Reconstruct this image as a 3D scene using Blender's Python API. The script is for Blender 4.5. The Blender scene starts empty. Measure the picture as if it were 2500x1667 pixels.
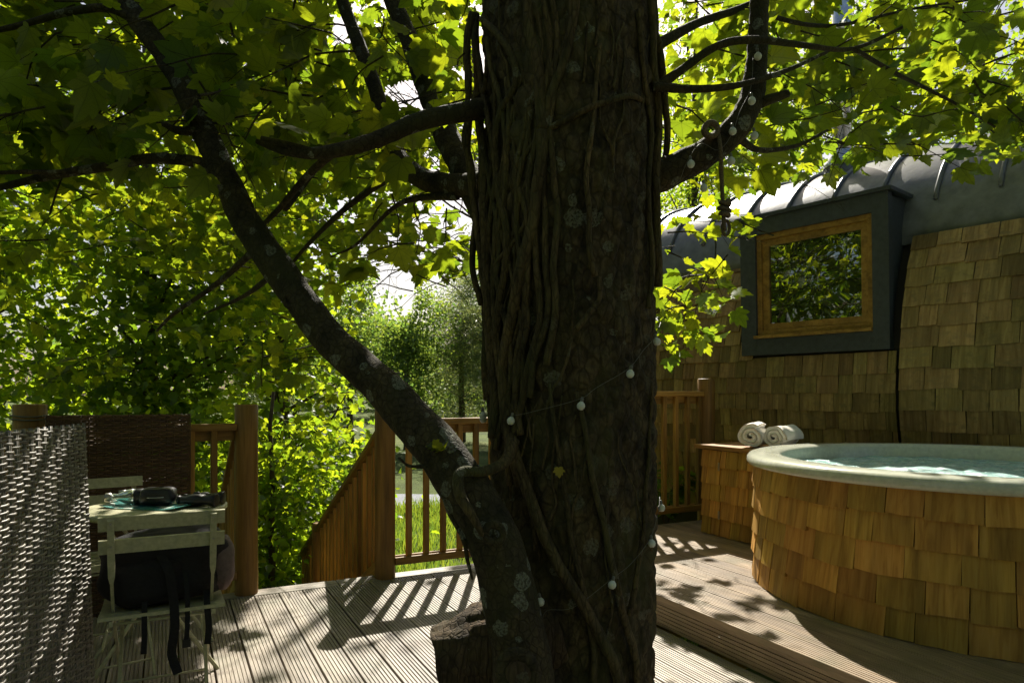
import bpy, math, random
import numpy as np
from mathutils import Vector, Matrix, noise

random.seed(11)
rng = np.random.default_rng(11)
scene = bpy.context.scene
COL = scene.collection
R = math.radians

# ------------------------------------------------------------------ camera
CAMH = 1.22
cam_d = bpy.data.cameras.new('camera')
cam = bpy.data.objects.new('camera', cam_d)
COL.objects.link(cam)
cam.location = (0, 0, CAMH)
cam.rotation_euler = (R(90), 0, 0)
cam_d.lens = 24.0
cam_d.sensor_width = 36.0
cam_d.shift_y = 0.0518
cam_d.clip_end = 2000
cam_d.clip_start = 0.05
scene.camera = cam

# ------------------------------------------------------------------ sky, sun, exposure
SUN = Vector((0.035, 1.18, 1.10)).normalized()
elev = math.asin(SUN.z)
azim = math.atan2(SUN.x, SUN.y)
world = bpy.data.worlds.new('World')
scene.world = world
world.use_nodes = True
wn = world.node_tree.nodes
wl = world.node_tree.links
wn.clear()
sky = wn.new('ShaderNodeTexSky')
sky.sky_type = 'NISHITA'
sky.sun_disc = False
sky.sun_elevation = elev
sky.sun_rotation = azim
sky.air_density = 1.0
sky.dust_density = 3.0
sky.ozone_density = 0.6
bgn = wn.new('ShaderNodeBackground')
bgn.inputs['Strength'].default_value = 0.05
wo = wn.new('ShaderNodeOutputWorld')
wl.new(sky.outputs[0], bgn.inputs[0])
wl.new(bgn.outputs[0], wo.inputs[0])

sd = bpy.data.lights.new('sun', 'SUN')
sd.energy = 5.0
sd.angle = R(0.53)
sd.color = (1.0, 0.94, 0.82)
sun = bpy.data.objects.new('sun', sd)
COL.objects.link(sun)
sun.rotation_euler = SUN.to_track_quat('Z', 'Y').to_euler()
sun.location = (0, 20, 20)

scene.view_settings.view_transform = 'Standard'
scene.view_settings.look = 'None'
scene.view_settings.exposure = 1.12
scene.view_settings.gamma = 1.0
scene.view_settings.use_curve_mapping = False

scene.render.engine = 'CYCLES'
cy = scene.cycles
cy.use_denoising = True
cy.max_bounces = 5
cy.diffuse_bounces = 2
cy.use_adaptive_sampling = True
cy.adaptive_threshold = 0.02
cy.glossy_bounces = 3
cy.transmission_bounces = 5
cy.transparent_max_bounces = 6
cy.sample_clamp_indirect = 6.0
cy.caustics_reflective = False
cy.caustics_refractive = False

# ------------------------------------------------------------------ axes and helpers
U = Vector((0.8930, 0.4500, 0)).normalized()      # along the stair side of the deck
V = Vector((-U.y, U.x, 0))                         # along the deck boards
UA = math.atan2(U.y, U.x)
Z = Vector((0, 0, 1))


def UV(u, v, z=0.0):
    return U * u + V * v + Z * z


def P(x, y, d):
    """photo pixel (2352 wide scale) at distance d -> world point"""
    x *= 1.06293
    y *= 1.06293
    return Vector(((x - 1250) / 1667 * d, d, CAMH + (963 - y) / 1667 * d))


BASE = {}


def tag(o, label=None, cat=None, group=None, kind=None):
    if label: o['label'] = label
    if cat: o['category'] = cat
    if group: o['group'] = group
    if kind: o['kind'] = kind
    return o


def thing(name, loc, label=None, cat=None, group=None, kind=None):
    o = bpy.data.objects.new(name, None)
    o.empty_display_size = 0.1
    o.location = loc
    COL.objects.link(o)
    BASE[o.name] = Vector(loc)
    return tag(o, label, cat, group, kind)


def base_of(p):
    return BASE[p.name]


class MB:
    def __init__(self):
        self.v = []
        self.f = []

    def add(self, vs, fs):
        n = len(self.v)
        self.v.extend([tuple(p) for p in vs])
        self.f.extend([tuple(i + n for i in f) for f in fs])
        return self

    def box(self, lo, hi):
        x0, y0, z0 = lo
        x1, y1, z1 = hi
        return self.add([(x0, y0, z0), (x1, y0, z0), (x1, y1, z0), (x0, y1, z0), (x0, y0, z1), (x1, y0, z1), (x1, y1, z1), (x0, y1, z1)],
                        [(3, 2, 1, 0), (4, 5, 6, 7), (0, 1, 5, 4), (1, 2, 6, 5), (2, 3, 7, 6), (3, 0, 4, 7)])

    def obox(self, c, ax, ay, az):
        """oriented box: centre and three half-axis vectors"""
        c = Vector(c)
        vs = []
        for k in (-1, 1):
            for (i, j) in ((-1, -1), (1, -1), (1, 1), (-1, 1)):
                vs.append(c + ax * i + ay * j + az * k)
        return self.add(vs, [(3, 2, 1, 0), (4, 5, 6, 7), (0, 1, 5, 4), (1, 2, 6, 5), (2, 3, 7, 6), (3, 0, 4, 7)])

    def tube(self, pts, rad, n=8, caps=True, wob=0.0, squash=1.0):
        pts = [Vector(p) for p in pts]
        m = len(pts)
        if not hasattr(rad, '__len__'):
            rad = [rad] * m
        t0 = (pts[1] - pts[0]).normalized()
        ref = Vector((0, 0, 1)) if abs(t0.z) < 0.9 else Vector((1, 0, 0))
        nx = t0.cross(ref).normalized()
        vs = []
        for i in range(m):
            t = (pts[min(i + 1, m - 1)] - pts[max(i - 1, 0)]).normalized()
            nx = (nx - t * nx.dot(t)).normalized()
            ny = t.cross(nx)
            for k in range(n):
                a = 2 * math.pi * k / n
                r = rad[i]
                if wob:
                    d = nx * math.cos(a) + ny * math.sin(a)
                    r *= 1 + wob * noise.noise((pts[i] + d * rad[i]) * (0.45 / max(rad[i], 0.01)))
                vs.append(pts[i] + nx * (math.cos(a) * r) + ny * (math.sin(a) * r * squash))
        fs = []
        for i in range(m - 1):
            for k in range(n):
                k2 = (k + 1) % n
                fs.append((i * n + k, i * n + k2, (i + 1) * n + k2, (i + 1) * n + k))
        if caps:
            fs.append(tuple(range(n - 1, -1, -1)))
            fs.append(tuple((m - 1) * n + k for k in range(n)))
        return self.add(vs, fs)

    def lathe(self, prof, n=24, c=(0, 0, 0), close=False):
        vs = []
        for (r, z) in prof:
            for k in range(n):
                a = 2 * math.pi * k / n
                vs.append((c[0] + r * math.cos(a), c[1] + r * math.sin(a), c[2] + z))
        fs = []
        m = len(prof)
        for i in range(m - 1):
            for k in range(n):
                k2 = (k + 1) % n
                fs.append((i * n + k, i * n + k2, (i + 1) * n + k2, (i + 1) * n + k))
        if close:
            fs.append(tuple(range(n - 1, -1, -1)))
            fs.append(tuple((m - 1) * n + k for k in range(n)))
        return self.add(vs, fs)

    def mesh(self, name, off=None, smooth=False):
        me = bpy.data.meshes.new(name)
        if off is not None:
            vs = [(p[0] - off[0], p[1] - off[1], p[2] - off[2]) for p in self.v]
        else:
            vs = self.v
        me.from_pydata(vs, [], self.f)
        me.update()
        if smooth:
            me.polygons.foreach_set('use_smooth', [True] * len(me.polygons))
        return me


def mobj(name, me, mat, parent=None, matrix=None):
    """link a mesh; matrix is the world matrix of a piece with local coordinates"""
    if mat is not None and not me.materials:
        me.materials.append(mat)
    o = bpy.data.objects.new(name, me)
    COL.objects.link(o)
    if parent is not None:
        o.parent = parent
        b = base_of(parent)
    else:
        b = Vector((0, 0, 0))
    if matrix is not None:
        loc, rot, sca = matrix.decompose()
        o.location = loc - b
        o.rotation_mode = 'QUATERNION'
        o.rotation_quaternion = rot
        o.scale = sca
        BASE[o.name] = loc
    else:
        BASE[o.name] = Vector(b)
    return o


def part(name, mb, mat, parent, smooth=False):
    return mobj(name, mb.mesh(name, base_of(parent), smooth), mat, parent)


def solo(name, mb, mat, loc=(0, 0, 0), smooth=False):
    me = mb.mesh(name, Vector(loc), smooth)
    me.materials.append(mat)
    o = bpy.data.objects.new(name, me)
    o.location = loc
    COL.objects.link(o)
    BASE[o.name] = Vector(loc)
    return o


def spline(pts, per=6):
    """Catmull-Rom through (point, radius) pairs"""
    p = [Vector(q[0]) for q in pts]
    r = [q[1] for q in pts]
    out, rr = [], []
    n = len(p)
    for i in range(n - 1):
        p0 = p[i - 1] if i > 0 else p[0] * 2 - p[1]
        p3 = p[i + 2] if i + 2 < n else p[n - 1] * 2 - p[n - 2]
        for k in range(per):
            t = k / per
            q = 0.5 * ((2 * p[i]) + (p[i + 1] - p0) * t + (2 * p0 - 5 * p[i] + 4 * p[i + 1] - p3) * t * t + (3 * p[i] - p0 - 3 * p[i + 1] + p3) * t ** 3)
            out.append(q)
            rr.append(r[i] * (1 - t) + r[i + 1] * t)
    out.append(p[-1])
    rr.append(r[-1])
    return out, rr


def basis(ax, ay, az, loc):
    m = Matrix.Identity(4)
    for i in range(3):
        m[i][0] = ax[i]
        m[i][1] = ay[i]
        m[i][2] = az[i]
        m[i][3] = loc[i]
    return m


def beam(name, a, b, w, h, mat, parent, up=Z, ch=None):
    """a chamfered timber from a to b (local x is its length)"""
    a = Vector(a)
    b = Vector(b)
    L = (b - a).length
    ax = (b - a) / L
    up = Vector(up)
    if abs(ax.dot(up)) > 0.95:
        up = V
    ay = up.cross(ax).normalized()
    az = ax.cross(ay)
    c = ch if ch is not None else min(w, h) * 0.1
    x, y = w / 2, h / 2
    ring = [(-x + c, -y), (x - c, -y), (x, -y + c), (x, y - c), (x - c, y), (-x + c, y), (-x, y - c), (-x, -y + c)]
    vs = [(0, p, q) for p, q in ring] + [(L, p, q) for p, q in ring]
    fs = [tuple(range(7, -1, -1)), tuple(range(8, 16))] + [(i, (i + 1) % 8, 8 + (i + 1) % 8, 8 + i) for i in range(8)]
    me = MB().add(vs, fs).mesh(name)
    return mobj(name, me, mat, parent, basis(ax, ay, az, a))


# ------------------------------------------------------------------ materials
def newmat(name):
    m = bpy.data.materials.new(name)
    m.use_nodes = True
    nt = m.node_tree
    nt.nodes.clear()
    out = nt.nodes.new('ShaderNodeOutputMaterial')
    return m, nt, out


def N(nt, typ, **kw):
    n = nt.nodes.new(typ)
    for k, v in kw.items():
        if k.startswith('i_'):
            n.inputs[k[2:].replace('_', ' ')].default_value = v
        else:
            setattr(n, k, v)
    return n


def ramp(nt, fac, stops):
    n = nt.nodes.new('ShaderNodeValToRGB')
    cr = n.color_ramp
    while len(cr.elements) < len(stops):
        cr.elements.new(0.5)
    for e, (p, c) in zip(cr.elements, stops):
        e.position = p
        e.color = (*c, 1)
    nt.links.new(fac, n.inputs[0])
    return n.outputs[0]


def mixc(nt, a, b, fac, mode='MIX'):
    n = nt.nodes.new('ShaderNodeMixRGB')
    n.blend_type = mode
    for i, s in ((0, fac), (1, a), (2, b)):
        if hasattr(s, 'is_linked') or hasattr(s, 'links'):
            nt.links.new(s, n.inputs[i])
        elif i == 0:
            n.inputs[0].default_value = s
        else:
            n.inputs[i].default_value = (*s, 1)
    return n.outputs[0]


def coords(nt, scale=(1, 1, 1), kind='Object', jitter=False):
    tc = nt.nodes.new('ShaderNodeTexCoord')
    mp = nt.nodes.new('ShaderNodeMapping')
    mp.inputs['Scale'].default_value = scale
    nt.links.new(tc.outputs[kind], mp.inputs[0])
    if jitter:
        oi = nt.nodes.new('ShaderNodeObjectInfo')
        ml = nt.nodes.new('ShaderNodeMath')
        ml.operation = 'MULTIPLY'
        ml.inputs[1].default_value = 37.0
        nt.links.new(oi.outputs['Random'], ml.inputs[0])
        nt.links.new(ml.outputs[0], mp.inputs['Location'])
    return mp.outputs[0]


def noise_n(nt, vec, scale, detail=4, rough=0.55, dist=0.0):
    n = N(nt, 'ShaderNodeTexNoise')
    n.inputs['Scale'].default_value = scale
    n.inputs['Detail'].default_value = detail
    n.inputs['Roughness'].default_value = rough
    n.inputs['Distortion'].default_value = dist
    nt.links.new(vec, n.inputs['Vector'])
    return n.outputs['Fac']


def bump(nt, h, dist, strength=1.0, normal=None):
    b = N(nt, 'ShaderNodeBump')
    b.inputs['Distance'].default_value = dist
    b.inputs['Strength'].default_value = strength
    nt.links.new(h, b.inputs['Height'])
    if normal: nt.links.new(normal, b.inputs['Normal'])
    return b.outputs[0]


def principled(nt, out, col, rough=0.6, spec=0.4, normal=None, metal=0.0):
    p = N(nt, 'ShaderNodeBsdfPrincipled')
    if hasattr(col, 'links'):
        nt.links.new(col, p.inputs['Base Color'])
    else:
        p.inputs['Base Color'].default_value = (*col, 1)
    if hasattr(rough, 'links'):
        nt.links.new(rough, p.inputs['Roughness'])
    else:
        p.inputs['Roughness'].default_value = rough
    p.inputs['Specular IOR Level'].default_value = spec
    p.inputs['Metallic'].default_value = metal
    if normal: nt.links.new(normal, p.inputs['Normal'])
    nt.links.new(p.outputs[0], out.inputs[0])
    return p


def rnd_value(nt, col, lo, hi, hue=0.0):
    """per-object variation of lightness"""
    oi = nt.nodes.new('ShaderNodeObjectInfo')
    mr = nt.nodes.new('ShaderNodeMapRange')
    mr.inputs['To Min'].default_value = lo
    mr.inputs['To Max'].default_value = hi
    nt.links.new(oi.outputs['Random'], mr.inputs[0])
    hs = nt.nodes.new('ShaderNodeHueSaturation')
    nt.links.new(col, hs.inputs['Color'])
    nt.links.new(mr.outputs[0], hs.inputs['Value'])
    if hue:
        wnz = nt.nodes.new('ShaderNodeTexWhiteNoise')
        wnz.noise_dimensions = '1D'
        nt.links.new(oi.outputs['Random'], wnz.inputs['W'])
        m2 = nt.nodes.new('ShaderNodeMapRange')
        m2.inputs['To Min'].default_value = 0.5 - hue
        m2.inputs['To Max'].default_value = 0.5 + hue
        nt.links.new(wnz.outputs['Value'], m2.inputs[0])
        nt.links.new(m2.outputs[0], hs.inputs['Hue'])
    return hs.outputs[0]


def wood_mat(name, dark, mid, light, axis='x', rough=0.55, var=(0.75, 1.2), fine=70, bumpd=0.0012, spec=0.3, stain=None, hue=0.0):
    m, nt, out = newmat(name)
    sc = {'x': (0.06, 1, 1), 'y': (1, 0.06, 1), 'z': (1, 1, 0.06)}[axis]
    vec = coords(nt, sc, jitter=True)
    g = noise_n(nt, vec, fine, 5, 0.6, 0.6)
    big = noise_n(nt, coords(nt, sc, jitter=True), fine * 0.16, 3, 0.5, 1.2)
    c = ramp(nt, g, [(0.25, dark), (0.5, mid), (0.78, light)])
    c2 = ramp(nt, big, [(0.3, (0.5, 0.49, 0.48)), (0.65, (1.12, 1.1, 1.06))])
    c = mixc(nt, c, c2, 0.8, 'MULTIPLY')
    if stain:
        sv = noise_n(nt, coords(nt, (1, 1, 1), jitter=True), 3.5, 5, 0.6)
        f = ramp(nt, sv, [(0.48, (0, 0, 0)), (0.68, (1, 1, 1))])
        c = mixc(nt, c, stain, f)
    c = rnd_value(nt, c, var[0], var[1], hue)
    principled(nt, out, c, rough, spec, bump(nt, g, bumpd))
    return m


M = {}
M['rail'] = wood_mat('stained_rail_wood', (0.18, 0.095, 0.018), (0.33, 0.185, 0.040), (0.45, 0.27, 0.07), 'x', 0.45, (0.65, 1.3), 60)
M['post'] = wood_mat('stained_post_wood', (0.15, 0.075, 0.016), (0.28, 0.15, 0.034), (0.37, 0.21, 0.056), 'z', 0.5, (0.85, 1.15), 45)
M['deck'] = wood_mat('weathered_deck_wood', (0.20, 0.165, 0.125), (0.35, 0.30, 0.245), (0.44, 0.39, 0.33), 'y', 0.5, (0.8, 1.12), 55, 0.0015, 0.35, (0.24, 0.22, 0.16))
M['step'] = wood_mat('step_deck_wood', (0.18, 0.125, 0.075), (0.32, 0.235, 0.15), (0.42, 0.32, 0.215), 'y', 0.5, (0.85, 1.12), 55, 0.0015, 0.35, (0.20, 0.16, 0.09))
M['cabin_shingle'] = wood_mat('cabin_cedar', (0.18, 0.112, 0.038), (0.35, 0.235, 0.092), (0.47, 0.335, 0.15), 'z', 0.7, (0.6, 1.25), 9, 0.0015, 0.2, (0.23, 0.165, 0.07), 0.014)
M['tub_shingle'] = wood_mat('tub_cedar', (0.33, 0.165, 0.028), (0.53, 0.30, 0.062), (0.63, 0.39, 0.10), 'z', 0.6, (0.66, 1.15), 9, 0.0012, 0.25, None, 0.012)
M['bench_top'] = wood_mat('bench_plank', (0.26, 0.12, 0.035), (0.42, 0.22, 0.075), (0.52, 0.31, 0.12), 'y', 0.5)
M['window_wood'] = wood_mat('oak_frame', (0.20, 0.10, 0.02), (0.34, 0.19, 0.045), (0.42, 0.25, 0.07), 'x', 0.4, (0.9, 1.1), 40)


def plain(name, col, rough=0.5, spec=0.4, nscale=0, namp=0.25, bumpd=0.0, metal=0.0):
    m, nt, out = newmat(name)
    if nscale:
        f = noise_n(nt, coords(nt), nscale, 5, 0.6)
        lo = tuple(c * (1 - namp) for c in col)
        hi = tuple(min(1, c * (1 + namp)) for c in col)
        c = ramp(nt, f, [(0.3, lo), (0.7, hi)])
        principled(nt, out, c, rough, spec, bump(nt, f, bumpd) if bumpd else None, metal)
    else:
        principled(nt, out, col, rough, spec, None, metal)
    return m


M['under'] = plain('dark_sheathing', (0.03, 0.024, 0.017), 0.8)
M['slate'] = plain('dark_grey_cladding', (0.050, 0.056, 0.062), 0.5, 0.4, 25, 0.25, 0.0006)
M['roofing'] = plain('grey_roof_membrane', (0.15, 0.152, 0.155), 0.29, 0.5, 9, 0.3, 0.002)
M['steel'] = plain('flue_steel', (0.62, 0.62, 0.6), 0.24, 0.5, 30, 0.1, 0, 1.0)
M['acrylic'] = plain('tub_acrylic', (0.54, 0.55, 0.45), 0.13, 0.5, 40, 0.12)
M['towel'] = plain('towel_cotton', (0.78, 0.74, 0.66), 0.95, 0.1, 220, 0.12, 0.004)
M['cream_paint'] = plain('cream_paint', (0.46, 0.44, 0.28), 0.45, 0.4, 60, 0.2, 0.0004)
M['black_cloth'] = plain('black_cloth', (0.012, 0.011, 0.013), 0.75, 0.3, 90, 0.4, 0.001)
M['grey_pink_cloth'] = plain('grey_pink_cloth', (0.17, 0.12, 0.125), 0.8, 0.3, 60, 0.2, 0.001)
M['black_rubber'] = plain('black_rubber', (0.012, 0.012, 0.013), 0.35, 0.5)
M['black_leather'] = plain('black_leather', (0.014, 0.013, 0.014), 0.3, 0.5, 120, 0.3, 0.0006)
M['paper'] = None
M['bulb'] = plain('frosted_bulb', (0.62, 0.63, 0.55), 0.35, 0.4, 30, 0.12)
M['wire'] = plain('pale_wire', (0.13, 0.125, 0.10), 0.5, 0.4)
M['rope'] = plain('rope_fibre', (0.13, 0.10, 0.065), 0.9, 0.1, 200, 0.5, 0.003)
M['hinge'] = plain('hinge_metal', (0.45, 0.43, 0.4), 0.35, 0.5, 0, 0, 0, 1.0)
M['gravel'] = plain('grey_path', (0.20, 0.21, 0.23), 0.9, 0.2, 14, 0.35)


def wicker_mat(name, lo, hi, rough):
    m, nt, out = newmat(name)
    g = noise_n(nt, coords(nt, (0.15, 1, 1), jitter=True), 60, 4, 0.6)
    c = ramp(nt, g, [(0.3, lo), (0.7, hi)])
    c = rnd_value(nt, c, 0.7, 1.2)
    principled(nt, out, c, rough, 0.4, bump(nt, g, 0.0008))
    return m


M['wicker_grey'] = wicker_mat('grey_wicker', (0.14, 0.125, 0.10), (0.31, 0.28, 0.235), 0.42)
M['wicker_brown'] = wicker_mat('brown_wicker', (0.06, 0.032, 0.014), (0.14, 0.078, 0.032), 0.45)


def bark_mat(name, dark, mid, light, moss, lichen, lich_scale=11.0, lich_cut=0.1, zs=0.35, fine=46):
    m, nt, out = newmat(name)
    v = coords(nt, (1, 1, zs))
    n1 = noise_n(nt, v, fine, 6, 0.65, 0.4)
    vor = N(nt, 'ShaderNodeTexVoronoi')
    vor.feature = 'DISTANCE_TO_EDGE'
    vor.inputs['Scale'].default_value = fine * 0.8
    nt.links.new(v, vor.inputs['Vector'])
    c = ramp(nt, n1, [(0.25, dark), (0.5, mid), (0.75, light)])
    crack = ramp(nt, vor.outputs['Distance'], [(0.0, (0.35, 0.35, 0.35)), (0.12, (1, 1, 1))])
    c = mixc(nt, c, crack, 0.7, 'MULTIPLY')
    pt = noise_n(nt, coords(nt, (1, 1, 0.5)), 13.0, 4, 0.6)
    c = mixc(nt, c, ramp(nt, pt, [(0.32, (0.42, 0.42, 0.45)), (0.52, (1.0, 0.95, 0.9)), (0.7, (1.55, 1.42, 1.2))]), 1.0, 'MULTIPLY')
    mo = noise_n(nt, coords(nt, (1, 1, 0.7)), 4.0, 5, 0.65)
    c = mixc(nt, c, moss, ramp(nt, mo, [(0.46, (0, 0, 0)), (0.66, (0.8, 0.8, 0.8))]))
    # lichen discs
    v2 = N(nt, 'ShaderNodeTexVoronoi')
    v2.feature = 'F1'
    v2.inputs['Scale'].default_value = lich_scale
    v2.inputs['Randomness'].default_value = 1.0
    wob = noise_n(nt, coords(nt), 75, 4, 0.7)
    nt.links.new(coords(nt), v2.inputs['Vector'])
    ad = N(nt, 'ShaderNodeMath', operation='MULTIPLY_ADD')
    nt.links.new(wob, ad.inputs[0])
    ad.inputs[1].default_value = 0.34
    nt.links.new(v2.outputs['Distance'], ad.inputs[2])
    sep = N(nt, 'ShaderNodeSeparateColor')
    nt.links.new(v2.outputs['Color'], sep.inputs[0])
    thr = N(nt, 'ShaderNodeMath', operation='MULTIPLY')
    sb = N(nt, 'ShaderNodeMath', operation='SUBTRACT')
    nt.links.new(sep.outputs[0], sb.inputs[0])
    sb.inputs[1].default_value = 0.36
    nt.links.new(sb.outputs[0], thr.inputs[0])
    thr.inputs[1].default_value = 1.15
    lt = N(nt, 'ShaderNodeMath', operation='LESS_THAN')
    nt.links.new(ad.outputs[0], lt.inputs[0])
    nt.links.new(thr.outputs[0], lt.inputs[1])
    pat = noise_n(nt, coords(nt), 1.7, 2)
    pm = ramp(nt, pat, [(0.5 - lich_cut, (0, 0, 0)), (0.6, (0.85, 0.85, 0.85))])
    crust = ramp(nt, noise_n(nt, coords(nt), 130, 4, 0.7), [(0.40, (0.05, 0.05, 0.05)), (0.56, (0.85, 0.85, 0.85))])
    m0 = N(nt, 'ShaderNodeMath', operation='MULTIPLY')
    nt.links.new(lt.outputs[0], m0.inputs[0])
    nt.links.new(crust, m0.inputs[1])
    mm = N(nt, 'ShaderNodeMath', operation='MULTIPLY')
    nt.links.new(m0.outputs[0], mm.inputs[0])
    nt.links.new(pm, mm.inputs[1])
    lc = mixc(nt, lichen, tuple(x * 0.6 for x in lichen), wob)
    c = mixc(nt, c, lc, mm.outputs[0])
    hh = N(nt, 'ShaderNodeMath', operation='MULTIPLY')
    nt.links.new(n1, hh.inputs[0])
    nt.links.new(crack, hh.inputs[1])
    principled(nt, out, c, 0.85, 0.2, bump(nt, hh.outputs[0], 0.006))
    return m


M['bark'] = bark_mat('trunk_bark', (0.014, 0.010, 0.006), (0.060, 0.046, 0.025), (0.13, 0.103, 0.058), (0.058, 0.056, 0.022), (0.22, 0.22, 0.16), 17, 0.1, 0.6, 40)
M['limb_bark'] = bark_mat('limb_bark', (0.025, 0.02, 0.011), (0.052, 0.043, 0.025), (0.085, 0.07, 0.04), (0.038, 0.038, 0.014), (0.30, 0.31, 0.24), 19, 0.4, 0.8, 60)
M['ivy_bark'] = bark_mat('ivy_stem_bark', (0.04, 0.03, 0.015), (0.09, 0.068, 0.034), (0.14, 0.108, 0.058), (0.062, 0.064, 0.024), (0.22, 0.22, 0.16), 20, 0.0, 0.3, 80)
M['dead_wood'] = bark_mat('cut_stub_wood', (0.025, 0.018, 0.011), (0.075, 0.054, 0.032), (0.14, 0.10, 0.06), (0.07, 0.06, 0.03), (0.26, 0.27, 0.2), 14, 0.0, 0.12, 60)
M['far_bark'] = plain('woodland_bark', (0.085, 0.065, 0.045), 0.9, 0.2, 12, 0.4, 0.01)


def leaf_mat(name, refl, trans, tw=0.55, gloss=0.05, var=0.45, rough=0.4, veins=False):
    m, nt, out = newmat(name)
    geo = N(nt, 'ShaderNodeNewGeometry')
    oi = N(nt, 'ShaderNodeObjectInfo')
    ad = N(nt, 'ShaderNodeMath', operation='ADD')
    nt.links.new(geo.outputs['Random Per Island'], ad.inputs[0])
    nt.links.new(oi.outputs['Random'], ad.inputs[1])
    fr = N(nt, 'ShaderNodeMath', operation='FRACT')
    nt.links.new(ad.outputs[0], fr.inputs[0])
    k = fr.outputs[0]
    at = N(nt, 'ShaderNodeAttribute', attribute_name='lc')
    sp_ = N(nt, 'ShaderNodeSeparateXYZ')
    nt.links.new(at.outputs['Vector'], sp_.inputs[0])
    ab = N(nt, 'ShaderNodeMath', operation='ABSOLUTE')
    nt.links.new(sp_.outputs[0], ab.inputs[0])
    cur = ab.outputs[0]
    for th in (0.72, 1.28):
        a1 = N(nt, 'ShaderNodeMath', operation='MULTIPLY')
        nt.links.new(ab.outputs[0], a1.inputs[0]); a1.inputs[1].default_value = math.cos(th)
        a2 = N(nt, 'ShaderNodeMath', operation='MULTIPLY')
        nt.links.new(sp_.outputs[1], a2.inputs[0]); a2.inputs[1].default_value = math.sin(th)
        a3 = N(nt, 'ShaderNodeMath', operation='SUBTRACT')
        nt.links.new(a1.outputs[0], a3.inputs[0]); nt.links.new(a2.outputs[0], a3.inputs[1])
        a4 = N(nt, 'ShaderNodeMath', operation='ABSOLUTE')
        nt.links.new(a3.outputs[0], a4.inputs[0])
        a5 = N(nt, 'ShaderNodeMath', operation='MINIMUM')
        nt.links.new(cur, a5.inputs[0]); nt.links.new(a4.outputs[0], a5.inputs[1])
        cur = a5.outputs[0]
    vein = ramp(nt, cur, [(0.0, (0.66, 0.66, 0.66)), (0.022, (1, 1, 1))])
    if not veins: vein = None
    d1 = ramp(nt, k, [(0, tuple(c * (1 - var) for c in refl)), (1, tuple(c * (1 + var) for c in refl))])
    t1 = ramp(nt, k, [(0, (trans[0] * 0.42, trans[1] * 0.58, trans[2])), (0.6, trans), (1, (trans[0] * 1.25, trans[1] * 1.08, trans[2] * 1.1))])
    if vein is not None:
        t1 = mixc(nt, t1, vein, 1.0, 'MULTIPLY')
        mot = noise_n(nt, coords(nt), 45, 4, 0.6)
        t1 = mixc(nt, t1, ramp(nt, mot, [(0.3, (0.72, 0.74, 0.7)), (0.62, (1.05, 1.05, 1.0))]), 1.0, 'MULTIPLY')
    df = N(nt, 'ShaderNodeBsdfDiffuse')
    nt.links.new(d1, df.inputs[0])
    tr = N(nt, 'ShaderNodeBsdfTranslucent')
    nt.links.new(t1, tr.inputs[0])
    mx = N(nt, 'ShaderNodeMixShader')
    mx.inputs[0].default_value = tw
    nt.links.new(df.outputs[0], mx.inputs[1])
    nt.links.new(tr.outputs[0], mx.inputs[2])
    gl = N(nt, 'ShaderNodeBsdfGlossy')
    gl.inputs['Roughness'].default_value = rough
    gl.inputs['Color'].default_value = (1, 1, 1, 1)
    mg = N(nt, 'ShaderNodeMixShader')
    mg.inputs[0].default_value = gloss
    nt.links.new(mx.outputs[0], mg.inputs[1])
    nt.links.new(gl.outputs[0], mg.inputs[2])
    nt.links.new(mg.outputs[0], out.inputs[0])
    return m


M['leaf'] = leaf_mat('sycamore_leaf', (0.026, 0.047, 0.010), (0.40, 0.48, 0.014), 0.62, 0.02, veins=True)
M['leaf_mid'] = leaf_mat('woodland_leaf', (0.028, 0.055, 0.010), (0.41, 0.54, 0.016), 0.65, 0.025)
M['leaf_far'] = leaf_mat('far_leaf', (0.055, 0.095, 0.025), (0.30, 0.42, 0.045), 0.58, 0.03)
M['pine'] = leaf_mat('pine_needle', (0.065, 0.09, 0.035), (0.30, 0.36, 0.09), 0.5, 0.05)
M['grass'] = leaf_mat('grass_blade', (0.07, 0.11, 0.02), (0.28, 0.38, 0.03), 0.5, 0.04)


def glass_mat():
    m, nt, out = newmat('window_glass')
    df = N(nt, 'ShaderNodeBsdfDiffuse')
    df.inputs[0].default_value = (0.012, 0.012, 0.011, 1)
    gl = N(nt, 'ShaderNodeBsdfGlossy')
    gl.inputs['Roughness'].default_value = 0.0
    gl.inputs['Color'].default_value = (0.95, 1, 0.95, 1)
    f = noise_n(nt, coords(nt), 2.2, 1)
    nt.links.new(bump(nt, f, 0.004), gl.inputs['Normal'])
    mx = N(nt, 'ShaderNodeMixShader')
    mx.inputs[0].default_value = 0.32
    nt.links.new(df.outputs[0], mx.inputs[1])
    nt.links.new(gl.outputs[0], mx.inputs[2])
    nt.links.new(mx.outputs[0], out.inputs[0])
    return m


M['glass'] = glass_mat()


def water_mat():
    m, nt, out = newmat('bubbling_water')
    f = noise_n(nt, coords(nt), 16, 6, 0.7)
    c = ramp(nt, f, [(0.35, (0.26, 0.48, 0.46)), (0.52, (0.44, 0.66, 0.64)), (0.68, (0.76, 0.88, 0.86))])
    principled(nt, out, c, 0.12, 0.5, bump(nt, f, 0.02))
    return m


M['water'] = water_mat()


def bottle_mat():
    m, nt, out = newmat('clear_glass')
    p = principled(nt, out, (0.75, 0.85, 0.78), 0.04, 0.5)
    p.inputs['Transmission Weight'].default_value = 0.85
    p.inputs['IOR'].default_value = 1.45
    return m


M['clear'] = bottle_mat()


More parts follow.
